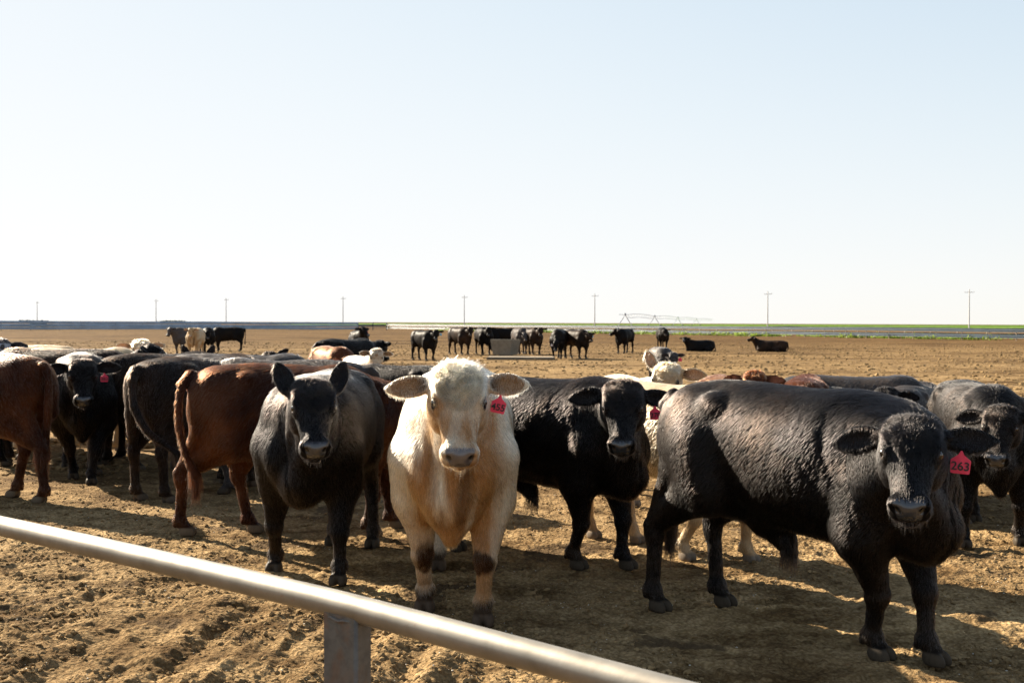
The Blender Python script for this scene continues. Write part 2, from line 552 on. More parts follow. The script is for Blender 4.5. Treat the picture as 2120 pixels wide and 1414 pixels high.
HX, HY = .88, 1.05
HXYZ = np.array((HX, HY, 1.0))
LOD_MIN, FUR_MUL = 0, 1.0
def make_steer(label, pos, heading, coat='black', s=1.0, fat=1.0, lod=1, fur=0, feet=None, lift=None,
               poll=(1.12, 0, 1.36), head_yaw=0.0, pitch=-58, roll=0.0, ears=(8, 8), ear_back=(10, 10), ear_rot=0,
               tag_=None, tail=None, sheath=False, lying=False, mud=0.0, seed=0, belly=0.0, group='cattle standing in the feedlot',
               headwhite=0.0, brisket=1.0, curls=0.0, cat='cow', wrinkle=0.0, hump=0.0, patch=None, hd=1.0, ear_s=.92, scab=False):
    """heading in degrees (world); head_yaw relative to the heading (+ = to the animal's left), pitch in degrees below horizontal"""
    rg = np.random.default_rng(seed + 100)
    lod = max(lod, LOD_MIN); fur = int(fur * FUR_MUL)
    S = SDF()
    ft = {k: np.array(v, float) for k, v in FEET.items()}
    if feet:
        for k, v in feet.items(): ft[k] = np.array(v, float)
    dz = -0.70 if lying else 0.0
    f = fat
    belly = belly - .05
    # trunk
    S.loft((0, 0, dz), np.eye(3), [
        (-.92, 1.20, 1.02, .05), (-.89, 1.27, .92, .13), (-.80, 1.335, .80, .20), (-.62, 1.37, .70, .255 * f), (-.42, 1.385, .66 - belly, .285 * f),
        (-.18, 1.375, .60 - belly, .325 * f), (.08, 1.365, .555 - belly, .35 * f), (.34, 1.37, .53 - belly * .5, .34 * f), (.56, 1.385 + hump, .525 - belly * .4, .295 * f),
        (.72, 1.33 + hump, .525 - belly * .4, .235 * f), (.83, 1.20, .56, .155 * f), (.89, 1.05, .64, .06)], n=2.35, k=.08)
    for sy in (-1, 1):
        S.ell((-.60, sy * .135, .98 + dz), (.25, .145 * f, .34), frame((1, 0, .12), (0, 0, 1)), k=.09)       # thigh
        S.ell((-.80, sy * .10, 1.02 + dz), (.12, .10, .22), k=.07)                                         # buttock
        S.ell((.52, sy * .20 * f, .96 + dz), (.19, .115, .30), frame((1, 0, -.25), (0, 0, 1)), k=.09)        # shoulder
        S.ell((.74, sy * .15 * f, .86 + dz), (.12, .11, .16), k=.07)                                        # point of shoulder
        S.ell((-.42, sy * .225 * f, 1.26 + dz), (.07, .045, .05), k=.07)                                    # hook bone
        S.ell((-.86, sy * .085, 1.19 + dz), (.05, .04, .05), k=.05)                                         # pin bone
    S.ell((.76, 0, .68 + dz), (.13, .12, .15), k=.08)                                                     # brisket
    S.cap((.84, 0, .70 + dz), (.80, 0, .68 - .19 * brisket + dz), .07, .045, k=.08)
    S.ell((.15, 0, .60 + dz - belly), (.5, .17, .06), k=.08)
    S.ell((-.40, 0, .70 + dz), (.2, .14, .1), k=.08)
    if sheath:
        S.cap((-.18, 0, .60), (-.08, 0, .50), .10, .05, k=.1); S.cap((-.08, 0, .50), (-.04, 0, .43), .045, .02, k=.04)
    # legs
    hooves = []
    if not lying:
        for key in ('FL', 'FR', 'HL', 'HR'):
            sy = 1 if key[1] == 'L' else -1
            fx, fy = ft[key]; lz = (lift or {}).get(key, 0.0)
            if key[0] == 'F':
                sh = np.array((.60, sy * .225 * f, .90)); el = np.array((.52 + .3 * (fx - .55) * .5, sy * .215 * f, .66))
                kn = np.array((fx * .55 + el[0] * .45 + .035, fy * .7 + el[1] * .3, .335 + lz)); fe = np.array((fx - .02, fy, .115 + lz))
                S.cap(sh, el, .145, .135, k=.08)
                S.cap(el, kn + (0, 0, .03), .128, .060, k=.06)
                S.ell(kn, (.056, .056, .065), k=.03); S.cap(kn, fe, .047, .038, k=.03)
            else:
                hp = np.array((-.56, sy * .15, 1.02)); sf = np.array((-.44 + .25 * (fx + .7), sy * .20 * f, .78))
                hk = np.array((fx * .8 - .155 * 1.0 - .04, fy * .8 + sy * .03, .475 + lz)); fe = np.array((fx - .03, fy, .12 + lz))
                S.cap(hp, sf, .17, .14, k=.1)
                S.cap(sf + (-.06, 0, -.02), hk + (.035, 0, .06), .135, .058, k=.07, squash=(np.array((0, 1, 0), np.float32), 1.2))
                S.cap((-.80, sy * .13, .84), hk + (-.02, 0, .05), .085, .026, k=.06)
                S.ell(hk, (.062, .044, .07), k=.03); S.cap(hk + (-.035, 0, .03), hk + (-.02, 0, -.05), .03, .03, k=.03)
                S.cap(hk + (.005, 0, -.02), fe, .046, .040, k=.03)
            S.ell(fe, (.052, .052, .05), k=.025)
            S.cap(fe, fe + (.045, 0, -.06), .045, .045, k=.025)
            for c in (-1, 1):
                S.ell((fx + .035, fy + c * .029, .028 + lz), (.066, .031, .048), frame((1, c * .08, -.25), (0, 0, 1)), k=.008)
                S.ell((fx - .06, fy + c * .025, .085 + lz), (.018, .014, .022), k=.01)                     # dew claw
            hooves.append((fx, fy))
    else:
        for sy in (-1, 1):
            S.chain([(.55, sy * .22, .22), (.80, sy * .20, .10), (.55, sy * .16, .07)], [.13, .065, .045], k=.05)
            S.chain([(-.5, sy * .22, .24), (-.15, sy * .34, .16), (-.45, sy * .38, .07), (-.20, sy * .40, .05)], [.17, .09, .055, .04], k=.05)
    # head frame
    poll = np.array(poll, float); poll[2] += dz
    cy, sy_ = math.cos(R_(head_yaw)), math.sin(R_(head_yaw)); cp, sp = math.cos(R_(pitch)), math.sin(R_(pitch))
    hx = np.array((cy * cp, sy_ * cp, sp)); up = np.array((-cy * sp, -sy_ * sp, cp))
    Rh = frame(hx, up)
    if roll:
        cr, sr = math.cos(R_(roll)), math.sin(R_(roll))
        Rh = Rh @ np.array([[1, 0, 0], [0, cr, -sr], [0, sr, cr]])
    def H(x, y, z): return poll + Rh @ (np.array((x * HX, y * HY, z), float) * hd)
    def Hf(xd, zd): return Rh @ frame(xd, zd)
    # neck
    nb = np.array((.56, 0, 1.00 + dz)); ne = H(.10, 0, -.05)
    nx = ne - nb; L = np.linalg.norm(nx)
    Rn = frame(nx, (0, 0, 1))
    S.loft(nb, Rn, [(-.10, .26, -.30, .19), (.12 * L, .30 + hump, -.30, .21), (.40 * L, .25 + hump * .6, -.23, .165), (.70 * L, .175, -.20, .13), (L, .11, -.12, .095), (L + .05, .06, -.06, .06)], n=2.1, k=.12)
    S.cap((.84, 0, .70 + dz), H(.20, 0, -.15), .07, .035, k=.10)                                          # throat and dewlap
    # head
    S.sc = hd
    S.loft(H(0, 0, 0), Rh, np.array([(-.035, .03, -.07, .08), (-.015, .06, -.12, .112), (.05, .086, -.16, .128), (.12, .10, -.18, .134), (.19, .092, -.18, .124), (.26, .070, -.155, .094),
                            (.33, .052, -.125, .071), (.40, .043, -.105, .064), (.455, .042, -.098, .070), (.50, .036, -.088, .068), (.53, .016, -.065, .052), (.545, -.005, -.04, .028)]) * np.array((HX, 1, 1, HY)), n=2.4, k=.05)
    for sy in (-1, 1):
        S.ell(H(.165, sy * .098, .058), (.062, .026, .022), Hf((1, sy * .15, -.15), (0, 0, 1)), k=.025)    # brow ridge
        S.ell(H(.205, sy * .100, .022), (.040, .026, .032), Rh, k=.02)                                     # lids
        S.ell(H(.205, sy * .128, .042), (.030, .026, .021), Hf((1, 0, -.12), (0, 0, 1)), k=.008, mode='s')
        S.ell(H(.17, sy * .088, -.09), (.10, .048, .075), Rh, k=.05)                                        # cheek
        S.cap(H(.24, sy * .070, .005), H(.38, sy * .052, -.02), .030, .024, k=.03)                          # facial crest
        S.ell(H(.485, sy * .050, .006), (.040, .036, .036), Rh, k=.02)                                      # nostril wing
        S.ell(H(.535, sy * .050, .008), (.030, .017, .022), Hf((1, -sy * .7, .0), (0, 0, 1)), k=.008, mode='s')
        S.ell(H(.455, sy * .052, -.055), (.060, .036, .035), Rh, k=.025)                                    # upper lip
    S.cap(H(.20, 0, -.135), H(.44, 0, -.105), .055, .034, k=.03)                                          # jaw
    S.ell(H(.462, 0, -.118), (.048, .050, .024), Rh, k=.008)                                              # lower lip
    S.ell(H(.505, 0, .004), (.03, .03, .026), Rh, k=.02)
    # ears
    ear_frames = []
    for i, sy in enumerate((1, -1)):
        lf, bk = R_(ears[i]), R_(ear_back[i])
        # direction in the head frame, lifted towards the crown (-x of the head = up when nose is down)
        e = np.array((-math.sin(lf) * .9 , sy * math.cos(lf), math.sin(lf) * .25))
        e = nrm(e * math.cos(bk) + np.array((0, 0, -1)) * math.sin(bk))
        op = nrm(np.array((.55, 0, .8)))                                                                   # the cup opens forwards/down
        Re = Rh @ frame(e, op)
        b0 = H(.045, sy * .116, -.018)
        ed = Re[:, 0] * hd * ear_s; on = Re[:, 2] * hd * ear_s; S.sc = hd * ear_s
        S.cap(H(.05, sy * .09, -.018), b0 + ed * .05, .042, .03, k=.03)
        S.ell(b0 + ed * .125, (.122, .066, .021), Re, k=.02)
        S.ell(b0 + ed * .20, (.075, .034, .013), Re, k=.02)
        S.ell(b0 + ed * .135 + on * .022, (.098, .047, .022), Re, k=.015, mode='s')
        ear_frames.append((b0, Re)); S.sc = hd
    S.sc = 1.0
    # tail
    if tail is None:
        tail = [(-.90, 0, 1.27), (-.97, 0, 1.20), (-.985, .01, .95), (-.97, .02, .70), (-.96, .03, .48)] if not lying else [(-.90, 0, .56), (-.96, .03, .40), (-.97, .12, .12), (-.85, .3, .04)]
    tail = np.array(tail, float); tk = np.arange(len(tail)); tt_ = catmull(tk, tail[:, 0], 11)[0]
    tail = np.stack([catmull(tk, tail[:, a_], 11)[1] for a_ in range(3)], 1); tail = [tuple(t_) for t_ in tail]
    tr = np.linspace(.038, .020, len(tail)); tr[-2] = .028; tr[-1] = .036
    S.chain([np.array(t, float) for t in tail], tr, k=.008)
    S.cap(tail[0], tail[2], .045, .03, k=.05)
    S.cap(tail[-1], np.array(tail[-1]) + ((0, 0, -.17) if not lying else (.12, .05, -.01)), .038, .010, k=.02)

    h = {0: .013, 1: .02, 2: .034}[lod]
    V, F = S.mesh(h)
    V = V.astype(np.float64)
    for _ in range(2 if lod < 2 else 1):
        d, g = S.dg(V, h * .2); V -= g * np.clip(d, -h * .5, h * .5)[:, None] * .8
    if lod == 0:
        V, F = subdivide(V, F)
        d, g = S.dg(V, .002); V -= g * np.clip(d, -h * .4, h * .4)[:, None] * .9
    g = S.grad(V, .003)
    HL = (V - poll) @ Rh / hd / HXYZ
    onhead = smoothstep(HL[:, 0], -.02, .08) * (np.abs(HL[:, 1]) < .3) * (np.linalg.norm(V - H(.25, 0, -.03), axis=1) < .40)
    # large soft muscle unevenness, fine clumping, neck folds
    off = np.array((seed * 3.1, seed * 1.7, 0.0))
    if lod < 2:
        legm = smoothstep(V[:, 2], .25 + dz, .7 + dz)
        disp = .009 * fbm(V + off, 3.2, 2, 3) * legm * (1 - onhead) + .0007 * fbm((V + off) * np.array((1, 1, .5)), 16, 2, 9)
        cr_ = (1 - smoothstep(np.linalg.norm((HL - np.array((.06, 0, .08))) / np.array((.17, .13, .14)), axis=1), .7, 1.05)) * curls
        disp = disp + .011 * cr_ * (1 - 1.6 * np.abs(fbm(V + off, 17, 2, 91)))
        wn_ = (V - nb) @ Rn
        nmask = smoothstep(wn_[:, 0], -.10, .10) * (1 - smoothstep(wn_[:, 0], L * .75, L)) * smoothstep(V[:, 2], .6 + dz, .8 + dz) * (1 - onhead)
        q = wn_[:, 0] * 26 + 1.6 * noise3(V + off, 3.5, 5) + .8 * wn_[:, 2]
        fold = -np.maximum(0, np.sin(q * math.pi)) ** 2 * (.5 + .5 * noise3(V + off, 6, 8))
        disp = disp + (.003 + .005 * wrinkle) * fold * nmask
        cz = smoothstep(V[:, 0], .62, .78) * smoothstep(V[:, 2], .50 + dz, .62 + dz) * (1 - smoothstep(V[:, 2], .95 + dz, 1.1 + dz)) * (1 - onhead)
        disp = disp - .014 * cz * np.exp(-((np.abs(V[:, 1]) - .045 - .10 * (V[:, 2] - .55 - dz) + .012 * noise3(V, 8, 93)) / .018) ** 2)
        if wrinkle > 0:                         # rib-cage and flank furrows
            rm = smoothstep(V[:, 0], -.30, -.05) * (1 - smoothstep(V[:, 0], .45, .6)) * smoothstep(V[:, 2], .75, .95) * (1 - smoothstep(V[:, 2], 1.22, 1.34))
            q2 = V[:, 0] * 13 + 1.5 * noise3(V + off, 2.5, 15) + 1.2 * V[:, 2]
            disp = disp - .003 * wrinkle * np.maximum(0, np.sin(q2 * math.pi)) ** 2 * rm * np.abs(noise3(V, 3.1, 21))
        V = V + g * disp[:, None]
    if not lying: V[:, 2] = np.maximum(V[:, 2], 0.0)
    HL = (V - poll) @ Rh / hd / HXYZ
    C = COATS[coat]
    def colors(P, G):
        hl = (P - poll) @ Rh / hd / HXYZ
        n1 = fbm(P + off, 2.6, 3, 31); n2 = fbm(P + off, 9, 3, 37)
        c = np.outer(np.ones(len(P)), C['main'])
        wm = np.clip(.30 + .55 * n1 + .25 * n2, 0, 1)
        if coat in ('white', 'cream'):
            # tan on the throat, brisket, forehead and flanks
            st_n = fbm((P + off) * np.array((1, 1, .22)), 11, 3, 33)
            tan = smoothstep(P[:, 0], .42, .74) * (1 - smoothstep(np.abs(P[:, 1]), .14, .34)) * (1 - smoothstep(P[:, 2], 1.15, 1.4))
            tan = np.clip(tan * (1.0 + .75 * st_n), 0, 1)
            tan = np.maximum(tan, np.clip(1.6 * fbm((P + off) * np.array((1, 1, .5)), 5, 3, 39) - .55, 0, .55))
            tan = np.maximum(tan, (1 - smoothstep(P[:, 2], .45, .75)) * .45)
            dk = smoothstep(P[:, 0], .55, .75) * np.exp(-((np.abs(P[:, 1]) - .05 - .12 * (P[:, 2] - .55)) / .04) ** 2) * smoothstep(P[:, 2], .5, .6) * (1 - smoothstep(P[:, 2], .85, 1.05)) * np.clip(.95 + 1.2 * st_n, 0, 1)  # brown streaks along the chest folds, with crease shade painted in
            fh = 1 - smoothstep(np.linalg.norm((hl - np.array((.06, 0, .04))) / np.array((.24, .15, .19)), axis=1), .75, 1.1)
            tan = np.maximum(tan, fh * np.clip(.75 + .7 * fbm(P + off, 16, 2, 35), 0, 1))
            for (b0, Re) in ear_frames:
                q = (P - b0) @ Re / (hd * ear_s)
                tan = np.maximum(tan, .6 * (np.linalg.norm((q - np.array((.09, 0, 0))) / np.array((.13, .08, .06)), axis=1) < 1))
            wm = np.clip(tan + .20 * n1 + .20 * n2 + (.06 if coat == 'white' else .2), 0, 1)
        c = c * (1 - wm[:, None]) + np.outer(wm, C['warm'])
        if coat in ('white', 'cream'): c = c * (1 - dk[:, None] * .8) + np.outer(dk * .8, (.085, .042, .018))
        wet = np.zeros(len(P))
        if patch:                               # white underside patch
            pc, pr, col = patch
            pm = 1 - smoothstep(np.linalg.norm((P - np.array(pc)) / np.array(pr), axis=1) + .15 * n2, .9, 1.05)
            c = c * (1 - pm[:, None]) + np.outer(pm, col)
        # ears
        for (b0, Re) in ear_frames:
            q = (P - b0) @ Re / (hd * ear_s)
            inner = (np.linalg.norm((q - np.array((.135, 0, .022))) / np.array((.105, .052, .036)), axis=1) < 1.04)
            c[inner] = np.array(C['ear']) * (.25 + .75 * smoothstep(q[inner][:, 0], .03, .13))[:, None]
        # eye rim
        for sy in (-1, 1):
            em = 1 - smoothstep(np.linalg.norm((hl - np.array((.205, sy * .116, .040))) / np.array((.046, .035, .033)), axis=1), .8, 1.1)
            c = c * (1 - em[:, None]) + np.outer(em, (.02, .014, .012))
        # nose pad, nostrils
        near = np.linalg.norm(hl - np.array((.5, 0, -.03)), axis=1) < .2
        nose = near * (1 - smoothstep(np.abs(hl[:, 1]) - .25 * (hl[:, 2] + .02), .046, .054)) * smoothstep(hl[:, 0], .474, .492) * smoothstep(hl[:, 2], -.062, -.045) * (1 - smoothstep(hl[:, 2], .050, .060))
        c = c * (1 - nose[:, None]) + np.outer(nose, C['nose']); wet = np.maximum(wet, nose)
        for sy in (-1, 1):
            nm = 1 - smoothstep(np.linalg.norm((hl - np.array((.528, sy * .052, .008))) / np.array((.03, .016, .022)), axis=1), .8, 1.1)
            c = c * (1 - nm[:, None]) + np.outer(nm, (.006, .005, .005))
        mouth = near * (1 - smoothstep(np.abs(hl[:, 2] + .093), .003, .009)) * (hl[:, 0] > .40)
        c = c * (1 - mouth[:, None] * .7)
        if scab:
            for sx_, sy_2, rr in ((.035, -.060, .022), (.05, .035, .016), (.055, -.052, .014)):
                sm_ = 1 - smoothstep(np.linalg.norm(hl[:, :2] - np.array((sx_, sy_2)), axis=1) / rr + .4 * n2, .8, 1.1)
                sm_ = sm_ * (hl[:, 2] > .03) * (np.abs(hl[:, 0]) < .2)
                c = c * (1 - sm_[:, None]) + np.outer(sm_, (.19, .105, .075))
        # mud and dust on the legs, hooves
        z = P[:, 2] if not lying else P[:, 2] + 1
        dust = np.clip((1 - smoothstep(z, .05, .42)) * (.35 + .6 * n2 + .2 * n1), 0, 1) * .5
        if coat in ('white', 'cream'): dust = np.clip(dust * .6, 0, 1)
        c = c * (1 - dust[:, None]) + np.outer(dust, (.042, .029, .018))
        if mud > 0:
            for key in ('FL', 'FR'):
                fx, fy = ft[key]
                kd = np.linalg.norm((P - np.array((fx * .55 + .28, fy * .85, .32))) / np.array((.2, .075, .085)), axis=1) + .5 * n2 + .25 * fbm(P, 30, 2, 97)
                km = (1 - smoothstep(kd, .55, 1.15)) * mud
                c = c * (1 - km[:, None]) + np.outer(km, (.030, .014, .0065))
            fm = (1 - smoothstep(z + .03 * n2, .10, .16)) * mud
            c = c * (1 - fm[:, None]) + np.outer(fm, (.034, .021, .012))
        hf = 1 - smoothstep(z, .058, .072)
        c = c * (1 - hf[:, None]) + np.outer(hf, np.array(C['hoof'])) 
        return np.clip(c, 0, 1), wet
    col, wet = colors(V, g)
    if not fur and coat in ('black', 'brownblk', 'grey'): col = np.clip(col * 1.7, 0, 1)  # furless dark coats lightened to stand in for missing hair sheen

    root = empty('steer', (pos[0], pos[1], 0), R_(heading))
    root.scale = (s, s, s)
    tag(root, label, cat, group)
    body = mesh_obj('body', V, F, M_COAT, root, True, {'coat': col, 'wet': wet})
    sv, sq, st_ = unit_sphere(10 if lod < 2 else 5)
    if lod < 2:
        for sy in (-1, 1):
            ev = sv * .0235
            eo = mesh_obj('eye', (ev * hd @ Rh.T) + H(.205, sy * .104, .036), [sq, st_], M_EYE, root)
    if tag_:
        side, mat, text, tsz = tag_[:4]
        b0, Re = ear_frames[0 if side == 'L' else 1]
        p = b0 + Re[:, 0] * .10 + Re[:, 2] * .012 + np.array((0, 0, -.025))
        p = b0 + Re[:, 0] * .09 + np.array((0, 0, -.035)) + hx * .012 * 3
        yw = R_(head_yaw) + (R_(tag_[4]) if len(tag_) > 4 else 0)
        o = ear_tag(root, p, yw, (R_(tag_[5]) if len(tag_) > 5 else 0), mat, text, tsz)
    if fur and lod < 2:
        # sample roots by area
        A = V[F]
        cr = np.cross(A[:, 2] - A[:, 0], A[:, 3] - A[:, 1]); area = np.linalg.norm(cr, axis=1)
        cen = A.mean(1); hlc = (cen - poll) @ Rh / hd / HXYZ
        wgt = area.copy()
        headm = (hlc[:, 0] > -.1) & (np.linalg.norm(cen - H(.2, 0, 0), axis=1) < .42)
        wgt[headm] *= 2.2
        crown = (np.linalg.norm((hlc - np.array((.075, 0, .08))) / np.array((.20, .12, .16)), axis=1) < 1)
        wgt[crown] *= (2.0 + 2.5 * curls)
        wgt[cen[:, 2] < (.09 if not lying else -1)] = 0
        wgt[headm & (hlc[:, 0] > .49) & (hlc[:, 2] > -.055)] = 0
        for sy in (-1, 1):
            wgt[np.linalg.norm((hlc - np.array((.205, sy * .118, .032))), axis=1) < .034] = 0
        cdf = np.cumsum(wgt); cdf /= cdf[-1]
        fi = np.searchsorted(cdf, rg.random(fur))
        u, v = rg.random((fur, 1)), rg.random((fur, 1))
        q = A[fi]
        P = (q[:, 0] * (1 - u) + q[:, 1] * u) * (1 - v) + (q[:, 3] * (1 - u) + q[:, 2] * u) * v
        nn = S.grad(P, .003)
        hl = (P - poll) @ Rh / hd / HXYZ
        hm = ((hl[:, 0] > -.08) & (np.linalg.norm(P - H(.2, 0, 0), axis=1) < .42)).astype(float)
        crownd = np.linalg.norm((hl - np.array((.075, 0, .08))) / np.stack([np.full(fur, .21), .135 - .25 * np.clip(hl[:, 0] - .08, 0, .3), np.full(fur, .15)], 1), axis=1)
        cm = 1 - smoothstep(crownd, .55, 1.05)
        D = np.tile(np.array((-.55, 0, -.8)), (fur, 1))
        D[:, 0] += .4 * noise3(P, 2.0, 41); D[:, 1] += .4 * noise3(P, 2.3, 43)
        hd = Rh @ np.array((.9, 0, -.35))
        D = D * (1 - hm[:, None]) + hd * hm[:, None]
        lowleg = 1 - smoothstep(P[:, 2], .5, .7)
        D = D * (1 - lowleg[:, None] * .8 * (0 if lying else 1)) + np.array((0, 0, -1)) * lowleg[:, None] * .8 * (0 if lying else 1)
        # clumping
        cl = np.stack([noise3(P, 22, 51), noise3(P, 22, 52), noise3(P, 22, 53)], 1)
        D = D + .16 * cl + rg.normal(0, .09, (fur, 3))
        # forehead: hair fans out from the whorl
        wh = hl - np.array((.17, 0, .1)); wh[:, 2] *= .2
        fan = (wh / (np.linalg.norm(wh, axis=1)[:, None] + 1e-6)) @ Rh.T
        cl2 = np.stack([noise3(P, 30, 61), noise3(P, 30, 62), noise3(P, 30, 63)], 1)
        D = D * (1 - cm[:, None]) + (fan * .8 + 1.2 * cl2 * (.4 + curls) + rg.normal(0, .22, (fur, 3))) * cm[:, None]
        D -= nn * (D * nn).sum(1)[:, None]
        D /= np.linalg.norm(D, axis=1)[:, None] + 1e-6
        ln = np.full(fur, .030) * (1 - .5 * hm)
        ln *= 1 - .3 * lowleg
        ln += cm * (.012 + .022 * curls)
        lft = np.full(fur, .10) + .22 * cm + .12 * rg.random(fur)
        cu_ = cm * curls
        # top line and nape a little longer
        tl = smoothstep(nn[:, 2], .75, .95) * smoothstep(P[:, 0], .2, .7) * (1 - hm)
        ln += .018 * tl; lft += .35 * tl
        # ear fringe
        for (b0, Re) in ear_frames:
            qe = (P - b0) @ Re / (hd * ear_s)
            em = (np.linalg.norm((qe - np.array((.14, 0, 0))) / np.array((.17, .085, .05)), axis=1) < 1)
            edge = em & (np.abs(nn @ Re[:, 2]) < .75)
            outw = nrm_rows(np.stack([qe[:, 0] - .10, qe[:, 1] * 1.4, np.full(fur, .01)], 1)) @ Re.T
            D[em] = nrm_rows(.4 * outw[em] + .6 * Re[:, 0] + rg.normal(0, .25, (em.sum(), 3)))
            ln[em] = .016; ln[edge] = .023; lft[em] = .25
        # chin whiskers
        ch = (hl[:, 0] > .42) & (hl[:, 2] < -.06) & (hm > .5)
        ln[ch] = .005 + .022 * (rg.random(ch.sum()) > .88) * rg.random(ch.sum()); lft[ch] = .5; D[ch] = nrm_rows(D[ch] * .4 + np.array((0, 0, -1)))
        # brisket / belly / sheath
        be = (nn[:, 2] < -.5) & (P[:, 2] > .4); ln[be] *= 1.5
        # tail switch
        te = np.array(tail[-1], float); ts = (np.linalg.norm(P - te - np.array((0, 0, -.04)), axis=1) < .11)
        ln[ts] = .05 + .07 * rg.random(ts.sum()); D[ts] = nrm_rows(np.array((0, 0, -1)) + rg.normal(0, .12, (ts.sum(), 3))); lft[ts] = .1
        if sheath:
            sh_ = (np.linalg.norm(P - np.array((-.04, 0, .44)), axis=1) < .07); ln[sh_] = .07; D[sh_] = nrm_rows(np.array((0, 0, -1)) + rg.normal(0, .12, (sh_.sum(), 3)))
        ln *= .55 + .9 * rg.random(fur)
        wisp = (cm > .3) & (rg.random(fur) < .10) & (hl[:, 0] < .10)
        lft[wisp] = .9; ln[wisp] = (.03 + .05 * rg.random(wisp.sum())) * (.4 + .6 * curls)
        D[wisp] = nrm_rows(D[wisp] + rg.normal(0, .5, (wisp.sum(), 3)))
        K = 5
        tt = np.linspace(0, 1, K)
        side = np.cross(D, nn)
        pts = np.zeros((fur, K, 3))
        ph = 6.28 * noise3(P, 12, 71)
        for i, t in enumerate(tt):
            bend = np.sin(lft) * t - .35 * t * t * lft
            pts[:, i] = P + D * (ln * t * np.cos(lft))[:, None] + nn * (ln * bend)[:, None]
            wv = cu_ * ln * .35
            pts[:, i] += side * (wv * np.sin(t * 5.0 + ph))[:, None] + nn * (wv * .4 * (1 - np.cos(t * 5.0 + ph)) * t)[:, None]
            pts[:, i, 2] -= .12 * ln * t * t
        pts[:, :, 2] = np.maximum(pts[:, :, 2], .002)
        hc, _ = colors(P, nn)
        br = (.6 + .9 * rg.random((fur, 1))) * (1 + .35 * noise3(P, 26, 77))[:, None]
        tint = {'black': (1.1, 1.0, .95), 'brownblk': (1.3, 1.2, 1.1), 'grey': (1.2, 1.2, 1.2), 'red': (1.0, 1.0, 1.0), 'rust': (1.0, 1.0, 1.0), 'cream': (1.08, 1.06, 1.02), 'white': (1.1, 1.1, 1.08)}[coat]
        if coat in ('white', 'cream'): hc = hc * (1 - cm[:, None] * (1 - np.array((.62, .50, .36)) * (1 + .9 * fbm(P, 32, 2, 95))[:, None].clip(.2, 2)) * (min(1, curls + .1) if coat == 'white' else .25))  # tan crown hair; dark clumps paint the shade between curls
        hc = np.clip(hc * br * np.array(tint), .0025, .93)
        rad0 = (.0012 if lod == 0 else .0016) * (1 + .5 * cm * curls)
        add_fur(root, pts, np.outer(rad0 * np.ones(fur), 1 - .85 * tt) if np.ndim(rad0) == 0 else rad0[:, None] * (1 - .85 * tt), hc)
    return root

def nrm_rows(a):
    return a / (np.linalg.norm(a, axis=1)[:, None] + 1e-9)

def add_fur(root, pts, rad, col):
    n, K, _ = pts.shape
    cu = bpy.data.hair_curves.new('fur')
    cu.add_curves([K] * n)
    cu.position_data.foreach_set('vector', pts.astype(np.float32).ravel())
    ra = cu.attributes.get('radius') or cu.attributes.new('radius', 'FLOAT', 'POINT')
    ra.data.foreach_set('value', rad.astype(np.float32).ravel())
    ca = cu.attributes.new('coat', 'FLOAT_COLOR', 'CURVE')
    c4 = np.ones((n, 4), np.float32); c4[:, :3] = col
    ca.data.foreach_set('color', c4.ravel())
    cu.materials.append(M_FUR)
    o = bpy.data.objects.new('fur', cu); COL.objects.link(o); o.parent = root
    return o
# ---------------------------------------------------------------- ground
def axis(lo, hi, step, out_lo, out_hi, g=1.045):
    mid = np.arange(lo, hi + step * .5, step)
    a, st = [hi], step
    while a[-1] < out_hi: st *= g; a.append(a[-1] + st)
    b, st = [lo], step
    while b[-1] > out_lo: st *= g; b.append(b[-1] - st)
    return np.concatenate([np.array(b[1:])[::-1], mid, np.array(a[1:])])

def ground_z(P):
    d = np.sqrt(P[:, 0] ** 2 + P[:, 1] ** 2)
    near = 1 - smoothstep(d, 11, 22); midm = 1 - smoothstep(d, 40, 120)
    z = .014 * fbm(P, .55, 2, 201) * midm
    n1 = fbm(P, 5.5, 3, 203)
    z += .008 * n1 * (1 - smoothstep(d, 25, 45))
    b = 1 - np.abs(fbm(P, 13, 2, 205))            # trampled lumps
    z += near * .010 * (b - .75)
    c = noise3(P, 33, 207); z += near * .011 * np.abs(c)
    c = noise3(P, 19, 208); z += near * .010 * np.maximum(0, c)
    # hoof prints
    hp = noise3(P, 4.3, 209); z -= near * .018 * smoothstep(hp, .50, .72)
    # dragged furrows at the front left
    Q = P.copy(); u = P[:, 0] * .93 - P[:, 1] * .36 * .3; Q[:, 0] = u * 7.5; Q[:, 1] = P[:, 1] * .55; Q[:, 2] = 0
    fm = (1 - smoothstep(P[:, 0], -.2, 1.6)) * (1 - smoothstep(P[:, 1], 6.6, 8.2))
    z += fm * .028 * fbm(Q, 1.0, 2, 211)
    return z - .004

gx = axis(-4.3, 4.3, .0135, -6500, 6500, 1.035); gy = axis(3.6, 8.6, .0135, -40, 9000, 1.035)
X, Y = np.meshgrid(gx, gy)
P = np.stack([X.ravel(), Y.ravel(), np.zeros(X.size)], 1)
Z = ground_z(P)
P[:, 2] = Z
nx, ny = len(gx), len(gy)
ii, jj = np.meshgrid(np.arange(nx - 1), np.arange(ny - 1))
base = (jj * nx + ii).ravel()
GF = np.stack([base, base + 1, base + nx + 1, base + nx], 1)

